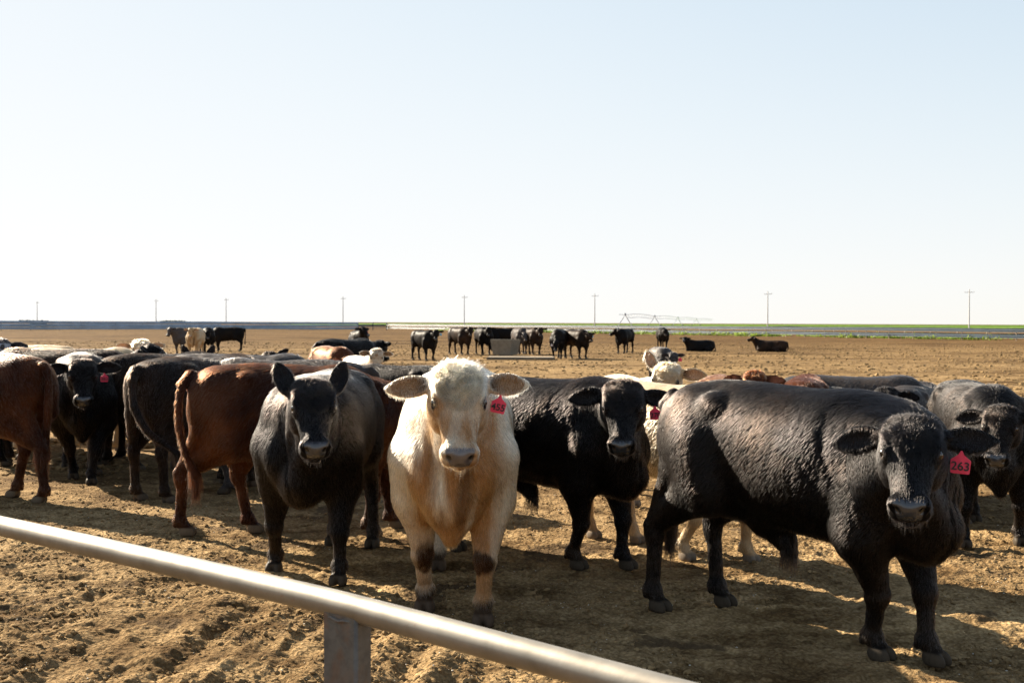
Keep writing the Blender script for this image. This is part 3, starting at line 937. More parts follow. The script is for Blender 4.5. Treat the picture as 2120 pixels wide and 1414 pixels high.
m, nt, b = new_mat('feedlot_dirt')
vec = mapping(nt, (1, 1, 1))
nA = noise_node(nt, 3.2, 8, .62, vec, .4)
nB = noise_node(nt, 28, 6, .65, vec)
nC = noise_node(nt, .16, 10, .72, mapping(nt, (.5, 1.2, 1)), .3)
nD = noise_node(nt, 90, 3, .6, vec)
cA = ramp(nt, nA.outputs['Fac'], [(.32, (.155, .104, .052)), (.50, (.300, .215, .114)), (.68, (.41, .302, .168))])
cB = ramp(nt, nB.outputs['Fac'], [(.30, (.55, .52, .48)), (.50, (1, 1, 1)), (.75, (1.12, 1.10, 1.06))])  # low spots darkened: crevice shade painted into the soil colour
cC = ramp(nt, nC.outputs['Fac'], [(.38, (.34, .29, .24)), (.47, (.78, .74, .70)), (.56, (1.05, 1.03, 1.0)), (.68, (1.28, 1.26, 1.18))])
c = mul_color(nt, cA.outputs['Color'], cB.outputs['Color'], .9)
c = mul_color(nt, c, cC.outputs['Color'], .95)
nE = noise_node(nt, 1.5, 9, .72, mapping(nt, (.6, 1.5, 1)), .2)
cE = ramp(nt, nE.outputs['Fac'], [(.40, (.42, .37, .31)), (.50, (.98, .97, .95)), (.62, (1.15, 1.14, 1.1))])
c = mul_color(nt, c, cE.outputs['Color'], .85)
vc = nt.nodes.new('ShaderNodeTexVoronoi'); vc.inputs['Scale'].default_value = 42; vc.inputs['Randomness'].default_value = 1; nt.links.new(vec, vc.inputs['Vector'])
cV = ramp(nt, vc.outputs['Distance'], [(.30, (1.05, 1.05, 1.05)), (.65, (.55, .50, .45))])  # cell edges darkened as painted shade between the crumbs
c = mul_color(nt, c, cV.outputs['Color'], .7)
sxz = nt.nodes.new('ShaderNodeSeparateXYZ'); nt.links.new(vec, sxz.inputs[0])      # the ground darkens gradually towards the far half of the pen
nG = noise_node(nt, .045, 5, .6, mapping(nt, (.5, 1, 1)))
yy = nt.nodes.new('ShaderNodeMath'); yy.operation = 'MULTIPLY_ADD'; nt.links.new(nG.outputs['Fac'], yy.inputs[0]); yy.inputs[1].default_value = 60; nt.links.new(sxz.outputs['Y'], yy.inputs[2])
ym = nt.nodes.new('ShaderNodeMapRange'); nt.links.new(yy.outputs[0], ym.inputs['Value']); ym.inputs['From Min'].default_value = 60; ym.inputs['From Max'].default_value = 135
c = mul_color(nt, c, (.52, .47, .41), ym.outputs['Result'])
nM = noise_node(nt, .95, 5, .62, vec, .5)                                     # trodden manure patches
cM = ramp(nt, nM.outputs['Fac'], [(.585, (0, 0, 0)), (.625, (.85, .85, .85))])
c = mul_color(nt, c, (.072, .048, .027), cM.outputs['Color'], 'MIX')
# pale straw and grit specks
vo = nt.nodes.new('ShaderNodeTexVoronoi'); vo.inputs['Scale'].default_value = 55; nt.links.new(vec, vo.inputs['Vector'])
sp = nt.nodes.new('ShaderNodeMath'); sp.operation = 'LESS_THAN'; sp.inputs[1].default_value = .10; nt.links.new(vo.outputs['Distance'], sp.inputs[0])
sr = ramp(nt, vo.outputs['Color'], [(.86, (0, 0, 0)), (.88, (1, 1, 1))])
sm = nt.nodes.new('ShaderNodeMath'); sm.operation = 'MULTIPLY'; nt.links.new(sp.outputs[0], sm.inputs[0]); nt.links.new(sr.outputs['Color'], sm.inputs[1])
c = mul_color(nt, c, (.55, .48, .36), sm.outputs[0], 'MIX')
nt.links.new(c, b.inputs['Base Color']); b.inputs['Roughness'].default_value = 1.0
b.inputs['Specular IOR Level'].default_value = .03
b1 = bump(nt, nA.outputs['Fac'], .8, .04); b2 = bump(nt, nB.outputs['Fac'], 1.0, .025, b1.outputs['Normal']); b3 = bump(nt, nD.outputs['Fac'], .5, .006, b2.outputs['Normal'])
b4 = bump(nt, vc.outputs['Distance'], -.8, .012, b3.outputs['Normal'])
b4.inputs['Strength'].default_value = .8; b4.invert = True
nt.links.new(b4.outputs['Normal'], b.inputs['Normal'])
M_DIRT = m
tag(mesh_obj('ground', P, GF, M_DIRT), kind='structure')
del X, Y, P, Z, GF, base, ii, jj

# clods and grit: nobody could count them
ico = np.array([[0, 0, 1], [.894, 0, .447], [.276, .851, .447], [-.724, .526, .447], [-.724, -.526, .447], [.276, -.851, .447],
                [.724, .526, -.447], [-.276, .851, -.447], [-.894, 0, -.447], [-.276, -.851, -.447], [.724, -.526, -.447], [0, 0, -1]])
icf = np.array([[0,1,2],[0,2,3],[0,3,4],[0,4,5],[0,5,1],[1,6,2],[2,7,3],[3,8,4],[4,9,5],[5,10,1],[2,6,7],[3,7,8],[4,8,9],[5,9,10],[1,10,6],[6,11,7],[7,11,8],[8,11,9],[9,11,10],[10,11,6]])
def scatter_lumps(name, n, smin, smax, mat, ymax, flat=.7, pw=3.0, ymin=3.2):
    y = ymin + (ymax - ymin) * rng.random(n) ** 1.35
    x = (rng.random(n) * 2 - 1) * (y * .52 + .6)
    p = np.stack([x, y, np.zeros(n)], 1)
    keep = noise3(p, 1.4, 301) + .5 * noise3(p, 5, 302) > -.25; p = p[keep]; n = len(p)
    s = smin + (smax - smin) * rng.random(n) ** pw
    V = ico[None] * (1 + .38 * rng.normal(0, 1, (n, 12, 1)).clip(-1.4, 1.4) * .7)
    a = rng.random(n) * 6.28; ca, sa = np.cos(a), np.sin(a)
    V = V * np.stack([s * (.8 + .6 * rng.random(n)), s, s * flat], 1)[:, None, :]
    V = np.stack([V[..., 0] * ca[:, None] - V[..., 1] * sa[:, None], V[..., 0] * sa[:, None] + V[..., 1] * ca[:, None], V[..., 2]], -1)
    p[:, 2] = ground_z(p) + s * .25
    V = V + p[:, None, :]
    F = icf[None] + (np.arange(n) * 12)[:, None, None]
    return tag(mesh_obj(name, V.reshape(-1, 3), F.reshape(-1, 3), mat, smooth=False), kind='stuff')
M_CLOD = plain('dry_clod', (.20, .135, .066), .95, nscale=9, var=.45)
M_GRIT = plain('pale_grit', (.50, .46, .38), .8, nscale=9, var=.3)
M_CLOD.node_tree.nodes['Principled BSDF'].inputs['Specular IOR Level'].default_value = .04
tag(scatter_lumps('dirt_clods', 60000, .0035, .020, M_CLOD, 14, pw=5.5), 'loose brown dirt clods scattered over the trampled feedlot ground', 'dirt clods')
tag(scatter_lumps('dirt_clods', 26000, .020, .085, M_CLOD, 95, .6, 3.5, 13), 'larger dirt clods scattered over the middle of the pen', 'dirt clods')
tag(scatter_lumps('pale_grit', 3000, .002, .006, M_GRIT, 12), 'tiny pale grit and straw bits scattered on the feedlot ground', 'grit')

# ---------------------------------------------------------------- foreground pipe fence
def steel_pipe():
    m, nt, b = new_mat('worn_steel_pipe')
    v = mapping(nt, (1, 1, 1))
    n1 = noise_node(nt, 7, 6, .6, v, .3); n2 = noise_node(nt, 45, 6, .7, v); n3 = noise_node(nt, 2.2, 3, .5, v)
    rust = ramp(nt, n2.outputs['Fac'], [(.60, (0, 0, 0)), (.72, (.75, .75, .75))])
    base = ramp(nt, n1.outputs['Fac'], [(.3, (.24, .215, .175)), (.7, (.38, .345, .29))])
    r2 = ramp(nt, n3.outputs['Fac'], [(.42, (0, 0, 0)), (.6, (1, 1, 1))])
    mm = nt.nodes.new('ShaderNodeMath'); mm.operation = 'MULTIPLY'; nt.links.new(rust.outputs['Color'], mm.inputs[0]); nt.links.new(r2.outputs['Color'], mm.inputs[1])
    c = mul_color(nt, base.outputs['Color'], (.26, .12, .05), mm.outputs[0], 'MIX')
    nt.links.new(c, b.inputs['Base Color'])
    mt = nt.nodes.new('ShaderNodeMapRange'); nt.links.new(mm.outputs[0], mt.inputs['Value']); mt.inputs['To Min'].default_value = .75; mt.inputs['To Max'].default_value = .05
    nt.links.new(mt.outputs['Result'], b.inputs['Metallic'])
    rr = nt.nodes.new('ShaderNodeMapRange'); nt.links.new(n1.outputs['Fac'], rr.inputs['Value']); rr.inputs['To Min'].default_value = .42; rr.inputs['To Max'].default_value = .58
    nt.links.new(rr.outputs['Result'], b.inputs['Roughness'])
    nt.links.new(bump(nt, n2.outputs['Fac'], .15, .002).outputs['Normal'], b.inputs['Normal'])
    return m
M_PIPE = steel_pipe()
m, nt, b = new_mat('rusty_post_steel')
v = mapping(nt, (1, 1, 1)); n1 = noise_node(nt, 22, 6, .7, v); n2 = noise_node(nt, 5, 4, .6, v, .5)
c1 = ramp(nt, n1.outputs['Fac'], [(.35, (.075, .068, .060)), (.6, (.125, .115, .10))]); c2 = ramp(nt, n2.outputs['Fac'], [(.52, (0, 0, 0)), (.68, (.7, .7, .7))])
nt.links.new(mul_color(nt, c1.outputs['Color'], (.17, .075, .03), c2.outputs['Color'], 'MIX'), b.inputs['Base Color'])
b.inputs['Metallic'].default_value = .25; b.inputs['Roughness'].default_value = .6
nt.links.new(bump(nt, n1.outputs['Fac'], .3, .003).outputs['Normal'], b.inputs['Normal'])
M_POST = m
A0 = np.array([-1.863, 4.14, .95]); A1 = np.array([.25, 2.46, .95]); dr = (A1 - A0) / np.linalg.norm(A1 - A0)
fr = empty('pipe_fence', (-.433, 3.0, 0), math.atan2(dr[1], dr[0]))
tag(fr, 'worn steel pipe rail on a square post crossing the front of the pen', 'fence')
mb = MB(); mb.tube([[t, 0, .95 - .024 * max(0, t + .1) ** 1.2 - .004 * math.sin(t * 1.3)] for t in np.linspace(-4.2, 4.2, 90)], .0355, 40); mb.build('rail', M_PIPE, fr)
for t in (0.0, -3.0, 3.0):
    mb = MB(); top_ = .95 - .024 * max(0, t + .1) ** 1.2 - .004 * math.sin(t * 1.3)
    mb.box((t, 0, top_ / 2 - .06), (.130, .062, top_ + .10), bevel=.008); po = mb.build('post', M_POST, fr)
    mb = MB(); mb.tube([[t + .066 * math.cos(a), .0335 * math.sin(a), top_ - .017 - .014 * abs(math.sin(a)) + .002 * math.sin(9 * a)] for a in np.linspace(0, 6.28, 30)], .005, 8, cap=False); mb.build('weld', M_POST, po)

# ---------------------------------------------------------------- far guardrail fences
M_BEAM = plain('galvanised_guardrail', (.060, .085, .108), .5, 0, nscale=.6, var=.2)
M_BEAM2 = plain('pale_guardrail', (.30, .38, .47), .45, 0, nscale=.6, var=.2)
for m_ in (M_BEAM, M_BEAM2): m_.node_tree.nodes['Principled BSDF'].inputs['Specular IOR Level'].default_value = .15
M_WOOD = plain('weathered_post', (.30, .22, .15), .85, nscale=6, var=.3)
M_DPOST = plain('dark_post', (.09, .09, .09), .8, nscale=6, var=.3)
def w_profile(h):
    z = np.linspace(-h / 2, h / 2, 13); y = .04 * np.cos(np.linspace(-2 * math.pi, 2 * math.pi, 13)); return z, y
def guard_fence(a, b_, label, heights, h, spacing, post_top, pmat, jitter=.0, name='guardrail_fence', beam_name='guardrail'):
    a = np.array(a, float); b_ = np.array(b_, float); L = np.linalg.norm(b_ - a)
    t = empty(name, (a[0], a[1], 0), math.atan2(b_[1] - a[1], b_[0] - a[0])); tag(t, label, 'fence', 'guardrail fences around the pens')
    n = int(L / spacing)
    for hz in heights:
        z, y = w_profile(h); th = .012
        front = -1 if name == 'guardrail_fence' and 'right' not in label else 1
        seg = np.linspace(0, L, max(2, n // 2 + 1)); wob = rng.normal(0, .02 + jitter, len(seg))
        V, Q = [], []
        prof = np.concatenate([np.stack([y, z], 1), np.stack([y - th, z], 1)[::-1]]); k = len(prof)
        for i, x in enumerate(seg):
            V += [[x, p[0] + .11 * front, hz + wob[i] + p[1]] for p in prof]
        for i in range(len(seg) - 1):
            for j in range(k): Q.append([i * k + j, (i + 1) * k + j, (i + 1) * k + (j + 1) % k, i * k + (j + 1) % k])
        mesh_obj(beam_name, V, np.array(Q), M_BEAM if 'right' in label else M_BEAM2, t)
    for i in range(min(n + 1, 100)):
        mb = MB(); mb.box((i * spacing + rng.normal(0, .08), .02, post_top / 2), (.11, .11, post_top + rng.normal(0, .03)), bevel=.015); mb.build('post', pmat, t, smooth=False)
    return t
cornR, nearR = np.array([-27.3, 248.0]), np.array([70.0, 90.5])
guard_fence(nearR, cornR, 'grey two-beam guardrail fence closing the right side of the pen behind the cattle', (1.12, .50), .40, 3.3, 1.27, M_WOOD)
dR = (cornR - nearR) / np.linalg.norm(cornR - nearR); nR = np.array([-dR[1], dR[0]]); nR = nR if nR[1] > 0 else -nR
guard_fence(nearR + nR * 11 - dR * 10, cornR + nR * 11, 'second guardrail fence across the alley behind the right pen fence', (1.10, .5), .30, 3.9, 1.22, M_WOOD, .02)
cornL = ground_point(741, 684.2); farL = ground_point(-60, 684.5)
guard_fence(farL, cornL, 'tall blue-grey guardrail fence closing the left side of the pen on dark posts', (1.43, .90, .42), .42, 4.7, 1.62, M_DPOST, .01)
dL = (cornL - farL) / np.linalg.norm(cornL - farL); nL = np.array([-dL[1], dL[0]])
guard_fence(farL + nL * 16 - dL * 10, cornL + nL * 22, 'pale guardrail fence of the neighbouring pen behind the left fence', (1.35, .75), .40, 5.2, 1.5, M_DPOST, .02)
guard_fence(farL + nL * 70 - dL * 10, cornL + nL * 90, 'farthest pale guardrail fence beyond the left pens', (1.30, .7), .5, 6.0, 1.5, M_DPOST, .02)
# pipe gate between the two fences
gt = empty('pipe_gate', (cornL[0], cornL[1], 0), math.atan2(cornR[1] - cornL[1], cornR[0] - cornL[0])); tag(gt, 'blue-grey pipe gate standing in the far corner between the two pen fences', 'gate')
gl = np.linalg.norm(cornR - cornL)
for z in (.35, .62, .9, 1.18, 1.48):
    mb = MB(); mb.tube([[.2, 0, z], [gl - .2, 0, z]], .05, 8); mb.build('rail', M_BEAM, gt)
for x in (.1, gl / 2, gl - .1):
    mb = MB(); mb.box((x, 0, .8), (.16, .16, 1.65), bevel=.02); mb.build('post', M_DPOST, gt, smooth=False)
mb = MB(); mb.box((gl * .5, .14, .95), (gl - .6, .02, .34)); mb.build('infill_panel', M_BEAM, gt, smooth=False)

# green crop beyond the alley: a mass of plants
m, nt, b = new_mat('crop_green')
n1 = noise_node(nt, .9, 6, .7, mapping(nt, (1, 1, 1))); n2 = noise_node(nt, .03, 4, .6, mapping(nt, (1, 1, 1)))
c1 = ramp(nt, n1.outputs['Fac'], [(.3, (.045, .085, .012)), (.55, (.10, .17, .025)), (.75, (.17, .25, .05))]); c2 = ramp(nt, n2.outputs['Fac'], [(.35, (.8, .85, .7)), (.65, (1.1, 1.05, 1))])
nt.links.new(mul_color(nt, c1.outputs['Color'], c2.outputs['Color']), b.inputs['Base Color']); b.inputs['Roughness'].default_value = .9; b.inputs['Specular IOR Level'].default_value = .05
M_CROP = m
def leafy(name, lo, hi):
    m, nt, b = new_mat(name)
    n1 = noise_node(nt, 2.5, 5, .7, mapping(nt))
    c1 = ramp(nt, n1.outputs['Fac'], [(.3, lo), (.7, hi)])
    nt.links.new(c1.outputs['Color'], b.inputs['Base Color']); b.inputs['Roughness'].default_value = .6
    tr = nt.nodes.new('ShaderNodeBsdfTranslucent'); nt.links.new(c1.outputs['Color'], tr.inputs['Color'])
    mx = nt.nodes.new('ShaderNodeMixShader'); mx.inputs[0].default_value = .45
    nt.links.new(b.outputs[0], mx.inputs[1]); nt.links.new(tr.outputs[0], mx.inputs[2])
    nt.links.new(mx.outputs[0], nt.nodes['Material Output'].inputs['Surface'])
    return m
M_WEED = leafy('weed_leaf', (.09, .16, .02), (.26, .34, .05))
def leaf_mass(name, label, cat, pts, size, hgt, mat, n_leaf, spread):
    pts = np.asarray(pts); n = len(pts) * n_leaf
    c = np.repeat(pts, n_leaf, 0) + np.concatenate([rng.normal(0, spread, (n, 2)), np.zeros((n, 1))], 1)
    c[:, 2] += hgt * rng.random(n) ** .8
    a = nrm_rows(rng.normal(0, 1, (n, 3)) + np.array((0, 0, .8))); bb = nrm_rows(np.cross(a, rng.normal(0, 1, (n, 3))))
    s = size * (.5 + rng.random((n, 1)))
    V = np.stack([c - bb * s * .3, c + a * s, c + bb * s * .3, c - a * s * .5], 1).reshape(-1, 3)
    V[:, 2] = np.maximum(V[:, 2], .0)
    F = (np.arange(n) * 4)[:, None] + np.arange(4)
    return tag(mesh_obj(name, V, F, mat, smooth=False), label, cat, kind='stuff')
u = np.linspace(-60, 900, 1100); w = axis(0, 30, 1.0, -.5, 4200, 1.06)
U, W = np.meshgrid(u, w)
o0 = nearR + nR * 135 - dR * 120
Pc = np.stack([o0[0] + dR[0] * U.ravel() + nR[0] * W.ravel(), o0[1] + dR[1] * U.ravel() + nR[1] * W.ravel(), np.zeros(U.size)], 1)
Pc[:, 2] = .80 + .16 * noise3(Pc, 1.1, 401) + .10 * noise3(Pc, .08, 402); Pc[:len(u), 2] = 0
nu = len(u); ii, jj = np.meshgrid(np.arange(nu - 1), np.arange(len(w) - 1)); bs = (jj * nu + ii).ravel()
tag(mesh_obj('crop_field', Pc, np.stack([bs, bs + 1, bs + nu + 1, bs + nu], 1), M_CROP, smooth=False), 'green crop field stretching to the horizon behind the right fence', 'crops', kind='stuff')
wp = []
for i in range(520):
    t_ = rng.random() ** .9 * 165; off_ = rng.normal(1.2, .9) if rng.random() < .55 else rng.normal(8.5, 1.6)
    p_ = nearR + dR * t_ + nR * off_
    if noise3(np.array([[p_[0], p_[1], 0.]]), .11, 404)[0] > -.25: wp.append([p_[0], p_[1], 0])
leaf_mass('fence_weeds', 'bright green weeds growing along the foot of the right guardrail fence', 'weeds', wp, .20, .5, M_WEED, 60, .55)

# ---------------------------------------------------------------- utility poles
M_POLE = plain('hazed_pole_wood', (.42, .41, .39), .85, nscale=3, var=.2)  # pale tone paints distance haze into the wood colour
poles = [(77, 489, 'faintest utility pole at the far left behind the left fence'), (323, 434, 'thin faded utility pole second from the left on the horizon'),
         (468, 407, 'thin faded utility pole third from the left on the horizon'), (710, 376, 'utility pole standing just left of the corner gate'),
         (961, 350, 'utility pole rising behind the cattle gathered at the concrete tank'), (1231, 326, 'utility pole just left of the irrigation machine'),
         (1589, 296, 'utility pole rising above the rightmost lying black cow'), (2006, 272, 'nearest and tallest utility pole at the far right above the crop')]
for px, D, lab in poles:
    t = empty('utility_pole', ((px - 1060) / FPX * D, D, 0), R_(-35)); tag(t, lab, 'utility pole', 'utility poles along the horizon')
    mb = MB(); mb.tube([[0, 0, 0], [0, 0, 5], [0, 0, 10.1]], [.16, .13, .09], 10); mb.build('pole', M_POLE, t)
    mb = MB(); mb.box((0, .14, 9.35), (2.2, .10, .11), bevel=.01); ca = mb.build('crossarm', M_POLE, t, smooth=False)
    for x in (-1.05, -.45, .45, 1.05):
        mb = MB(); mb.tube([[x, .17, 9.42], [x, .17, 9.5], [x, .17, 9.58], [x, .17, 9.64]], [.03, .06, .06, .03], 8); mb.build('insulator', M_POLE, ca)

# ---------------------------------------------------------------- centre-pivot irrigation machine
pv = empty('irrigation_machine', (0, 0, 0)); tag(pv, 'long arched centre pivot irrigation machine on wheeled towers above the crop', 'irrigation machine')
M_GALV = plain('galvanised_pipe', (.50, .52, .54), .6, 0, nscale=2, var=.15)
tw = [(1281, 268), (1294, 277), (1355, 340), (1403, 420), (1441, 520), (1476, 640)]
tp = [np.array([(px - 1060) / FPX * D, D]) for px, D in tw]
for i in range(len(tp) - 1):
    a, c_ = tp[i], tp[i + 1]; n = 13; ts = np.linspace(0, 1, n)
    arch = (.42 if i else .0) * 4 * ts * (1 - ts)
    top = np.stack([a[0] + (c_[0] - a[0]) * ts, a[1] + (c_[1] - a[1]) * ts, 3.7 + arch], 1)
    mb = MB(); mb.tube(top, .06, 6)
    if i:
        low = top.copy(); low[1:-1, 2] -= .9; side_ = np.array([-(c_ - a)[1], (c_ - a)[0]]) / np.linalg.norm(c_ - a) * .5
        for sg in (-1, 1):
            l2 = low.copy(); l2[1:-1, 0] += sg * side_[0]; l2[1:-1, 1] += sg * side_[1]
            mb.tube(l2, .03, 4)
            for k in range(1, n - 1): mb.tube([top[k], l2[k]], .03, 4, False)
    mb.build('span', M_GALV, pv)
for a in tp[1:-1]:
    q = empty('tower', (a[0], a[1], 0)); q.parent = pv
    mb = MB()
    for sx in (-1, 1):
        mb.tube([[sx * 1.9, 0, .7], [0, 0, 3.7]], .07, 6); mb.tube([[sx * 1.9, .3, .7], [sx * .3, 0, 3.0]], .04, 6)
    mb.tube([[-1.9, 0, .7], [1.9, 0, .7]], .08, 6); mb.box((0, 0, 3.85), (.5, .4, .5)); mb.build('tower_frame', M_GALV, q)
    for sx in (-1, 1):
        mb = MB(); mb.tube([[sx * 1.9, -.16, .6], [sx * 1.9, .16, .6]], .6, 18); mb.build('wheel', M_DPOST, q)

# feed wagon behind the left fence
fw = ground_point(66, 682.5) ; wg = empty('feed_wagon', (fw[0], fw[1] + 3, 0), R_(12)); tag(wg, 'dark feed wagon parked behind the left fence under the faintest pole', 'wagon')
mb = MB(); V = np.array([[-1.2, -.8, .75], [1.2, -.8, .75], [1.2, .8, .75], [-1.2, .8, .75], [-1.7, -1.1, 1.75], [1.7, -1.1, 1.75], [1.7, 1.1, 1.75], [-1.7, 1.1, 1.75]])
mb.add(V, [[3, 2, 1, 0], [4, 5, 6, 7], [0, 1, 5, 4], [1, 2, 6, 5], [2, 3, 7, 6], [3, 0, 4, 7]]); mb.build('hopper', M_DPOST, wg, smooth=False)
mb = MB(); mb.box((0, 0, .62), (4.2, .8, .14)); mb.build('chassis', M_DPOST, wg, smooth=False)
for sx in (-1, 1):
    for sy in (-1, 1):
        mb = MB(); mb.tube([[sx * 1.0, sy * .75 - .12, .4], [sx * 1.0, sy * .75 + .12, .4]], .4, 16); mb.build('wheel', M_DPOST, wg)
# far tree line on the left horizon
tl_pts = [[(px - 1060) / FPX * 900 + rng.normal(0, 3), 900 + rng.normal(0, 8), 0] for px in np.concatenate([rng.uniform(338, 378, 36), rng.uniform(56, 66, 10)])]
leaf_mass('far_trees', 'dark smudge of far-off trees on the left horizon', 'trees', tl_pts, .8, 1.9, plain('far_foliage', (.05, .06, .035), .8), 40, 1.6)

# ---------------------------------------------------------------- concrete water tank on its apron
M_CONC = plain('weathered_concrete', (.155, .14, .11), .9, nscale=5, var=.22, bmp=.4, bd=.01)
M_CONC2 = plain('apron_concrete', (.15, .115, .075), .95, nscale=3, var=.3, bmp=.4, bd=.01)
c0 = ground_point(1046, 739)
tk = empty('water_tank', (c0[0], c0[1] + .55, .10), R_(-28)); tag(tk, 'tapered concrete water tank standing in the middle of the far cattle group', 'water tank')
def tank_shell(wt, wb, h, th):
    (a, b2), (c2, d2) = wt, wb
    V = []
    for (hx_, hy_, z) in ((c2, d2, 0), (a, b2, h), (a - th, b2 - th, h), (c2 - th, d2 - th, .15)):
        V += [[-hx_, -hy_, z], [hx_, -hy_, z], [hx_, hy_, z], [-hx_, hy_, z]]
    Q = [[3, 2, 1, 0]]
    for l in range(3):
        for j in range(4): Q.append([l * 4 + j, l * 4 + (j + 1) % 4, (l + 1) * 4 + (j + 1) % 4, (l + 1) * 4 + j])
    Q.append([12, 13, 14, 15]); return V, Q
mb = MB(); V, Q = tank_shell((.60, .48), (.49, .40), .76, .10); mb.add(V, Q); mb.build('tank_wall', M_CONC, tk, smooth=False)
mw, nt, b = new_mat('tank_water'); b.inputs['Base Color'].default_value = (.02, .035, .03, 1); b.inputs['Roughness'].default_value = .05
mb = MB(); mb.add([[-.49, -.37, .64], [.49, -.37, .64], [.49, .37, .64], [-.49, .37, .64]], [[0, 1, 2, 3]]); mb.build('water', mw, tk, smooth=False)
ap = MB(); ap.box((0, 0, .04), (3.1, 1.7, .14), bevel=.02)
s1 = ground_point(1070, 744); so = ap.build('concrete_apron', M_CONC2, None, smooth=False); so.location = (s1[0] + .2, s1[1] + .4, .0); so.rotation_euler = (0, 0, R_(-4))
tag(so, 'low concrete slab lying under the water tank in the far group', 'slab')
# ---------------------------------------------------------------- the herd
def at(px, D): return np.array([(px - 1060) / FPX * D, D])

def placed(label, FL=None, FR=None, HL=None, HR=None, heading=None, s=1.0, exact=True, cam_yaw=None, cam_pitch=None, **kw):
    """place an animal by the ground contact of its hooves (pixels of the photograph)"""
    g = {k: ground_point(*v) for k, v in dict(FL=FL, FR=FR, HL=HL, HR=HR).items() if v is not None}
    F = [g[k] for k in ('FL', 'FR') if k in g]; Hh = [g[k] for k in ('HL', 'HR') if k in g]
    if heading is None:
        d = np.mean(F, 0) - np.mean(Hh, 0); heading = math.degrees(math.atan2(d[1], d[0]))
    h = R_(heading); hv = np.array([math.cos(h), math.sin(h)]); lv = np.array([-hv[1], hv[0]])
    est = []
    for k, p in g.items():
        fx, fy = FEET[k]; est.append(p - s * (fx * hv + fy * lv))
    pos = np.mean(est, 0)
    feet = {}
    for k, p in g.items():
        q = (p - pos) / s; lx, ly = q @ hv, q @ lv
        fx, fy = FEET[k]
        feet[k] = (min(max(lx, fx - .26), fx + .26), min(max(ly, fy - .11), fy + .11))
    if cam_yaw is not None:                     # head turned to the photographer
        pl = np.array(kw.get('poll', (1.12, 0, 1.36)))
        hp = pos + s * (pl[0] * hv + pl[1] * lv)
        ang = math.degrees(math.atan2(-hp[1], -hp[0]))
        kw['head_yaw'] = ang - heading + cam_yaw
    return make_steer(label, pos, heading, s=s, feet=feet, **kw)

TAG = .078
# nearest animals
placed('white steer with curly forehead and red ear tag 455 facing the camera', FR=(880, 1262), FL=(1000, 1290), heading=-90, s=1.03, coat='white', lod=0, fur=150000,
       cam_yaw=2, pitch=-54, poll=(1.03, .045, 1.38), ears=(6, 0), ear_back=(12, 12), curls=.7, mud=1.0, fat=.95, hd=1.08, ear_s=.86, belly=.05, tag_=('L', M_TAGRED, '455', TAG, -5, 12), seed=1, brisket=1.0, hump=.0)
placed('black steer with red ear tag 263 standing broadside at the right front', FR=(1812, 1362), FL=(1925, 1372), HR=(1358, 1262), HL=(1492, 1252), s=.99, coat='black', lod=0, fur=150000,
       cam_yaw=-2, pitch=-46, brisket=.1, poll=(.85, -.30, 1.225), ears=(6, 2), ear_back=(10, 20), sheath=True, wrinkle=.8, hd=1.06, fat=.95, hump=-.05, scab=True, tag_=('L', M_TAGRED, '263', TAG * 1.15, 0, 4), seed=3, curls=.25)
placed('black steer with pricked upright ears facing the camera left of the white steer', FR=(537, 1182), FL=(702, 1207), HL=(772, 1131), HR=(690, 1127), heading=-92, s=.98, hump=-.05, coat='black', lod=0, fur=120000,
       cam_yaw=4, pitch=-48, brisket=.35, poll=(1.03, .12, 1.32), ears=(72, 70), ear_back=(2, 2), ear_s=.85, seed=5, curls=.25, wrinkle=.3, fat=1.03, hd=1.06)
placed('black steer with red ear tag 270 standing between the white and broadside steers', FR=(1190, 1176), FL=(1292, 1176), heading=-38, s=.95, coat='black', lod=0, fur=100000,
       cam_yaw=-2, pitch=-53, brisket=.3, poll=(.90, -.24, 1.34), ears=(-8, -2), ear_back=(8, 12), sheath=True, wrinkle=.6, tag_=('L', M_TAGRED, '270', TAG, 10, -4), seed=7, curls=.2, hd=1.06)
placed('dark red steer seen from behind with its long tail hanging down', HR=(352, 1093), HL=(512, 1118), FL=(812, 1093), heading=3, s=.985, hump=-.12, coat='red', lod=0, fur=80000,
       poll=(1.15, .1, 1.20), pitch=-50, head_yaw=15, patch=((.25, -.1, .62), (.25, .25, .14), (.40, .30, .18)), seed=9,
       tail=[(-.90, -.04, 1.28), (-.96, -.12, 1.20), (-.97, -.19, .98), (-.92, -.23, .72), (-.82, -.25, .50)])
placed('rust brown steer cropped by the left edge with its rounded rump towards the black head', HL=(98, 1040), HR=(22, 1030), heading=152, s=1.0, coat='red', lod=0, fur=60000, fat=.93, poll=(1.1, .1, 1.2), seed=11)
placed('black steer with a small red ear tag peering between the rust steer and brown rump', FR=(152, 985), FL=(190, 1007), heading=-69, s=.97, coat='black', lod=0, fur=50000,
       cam_yaw=2, pitch=-55, poll=(1.06, 0, 1.31), ears=(2, -2), ear_back=(8, 8), tag_=('L', M_TAGRED, '383', TAG, 5, 0), seed=13, hd=1.05)
placed('dark brown steer seen from behind between the peering black head and the swung tail', HL=(205, 985), HR=(272, 972), heading=58, s=.96, coat='brownblk', lod=1, fur=30000, seed=14, poll=(1.12, 0, 1.1))
placed('dark brown steer turned away with its tail swung to the right', HL=(285, 1036), HR=(345, 1041), heading=64, s=.98, coat='brownblk', lod=0, fur=60000, poll=(1.15, 0, 1.15), seed=15,
       tail=[(-.90, 0, 1.27), (-1.0, -.04, 1.18), (-1.04, -.10, .95), (-1.0, -.22, .72), (-.9, -.36, .58), (-.85, -.46, .50)])
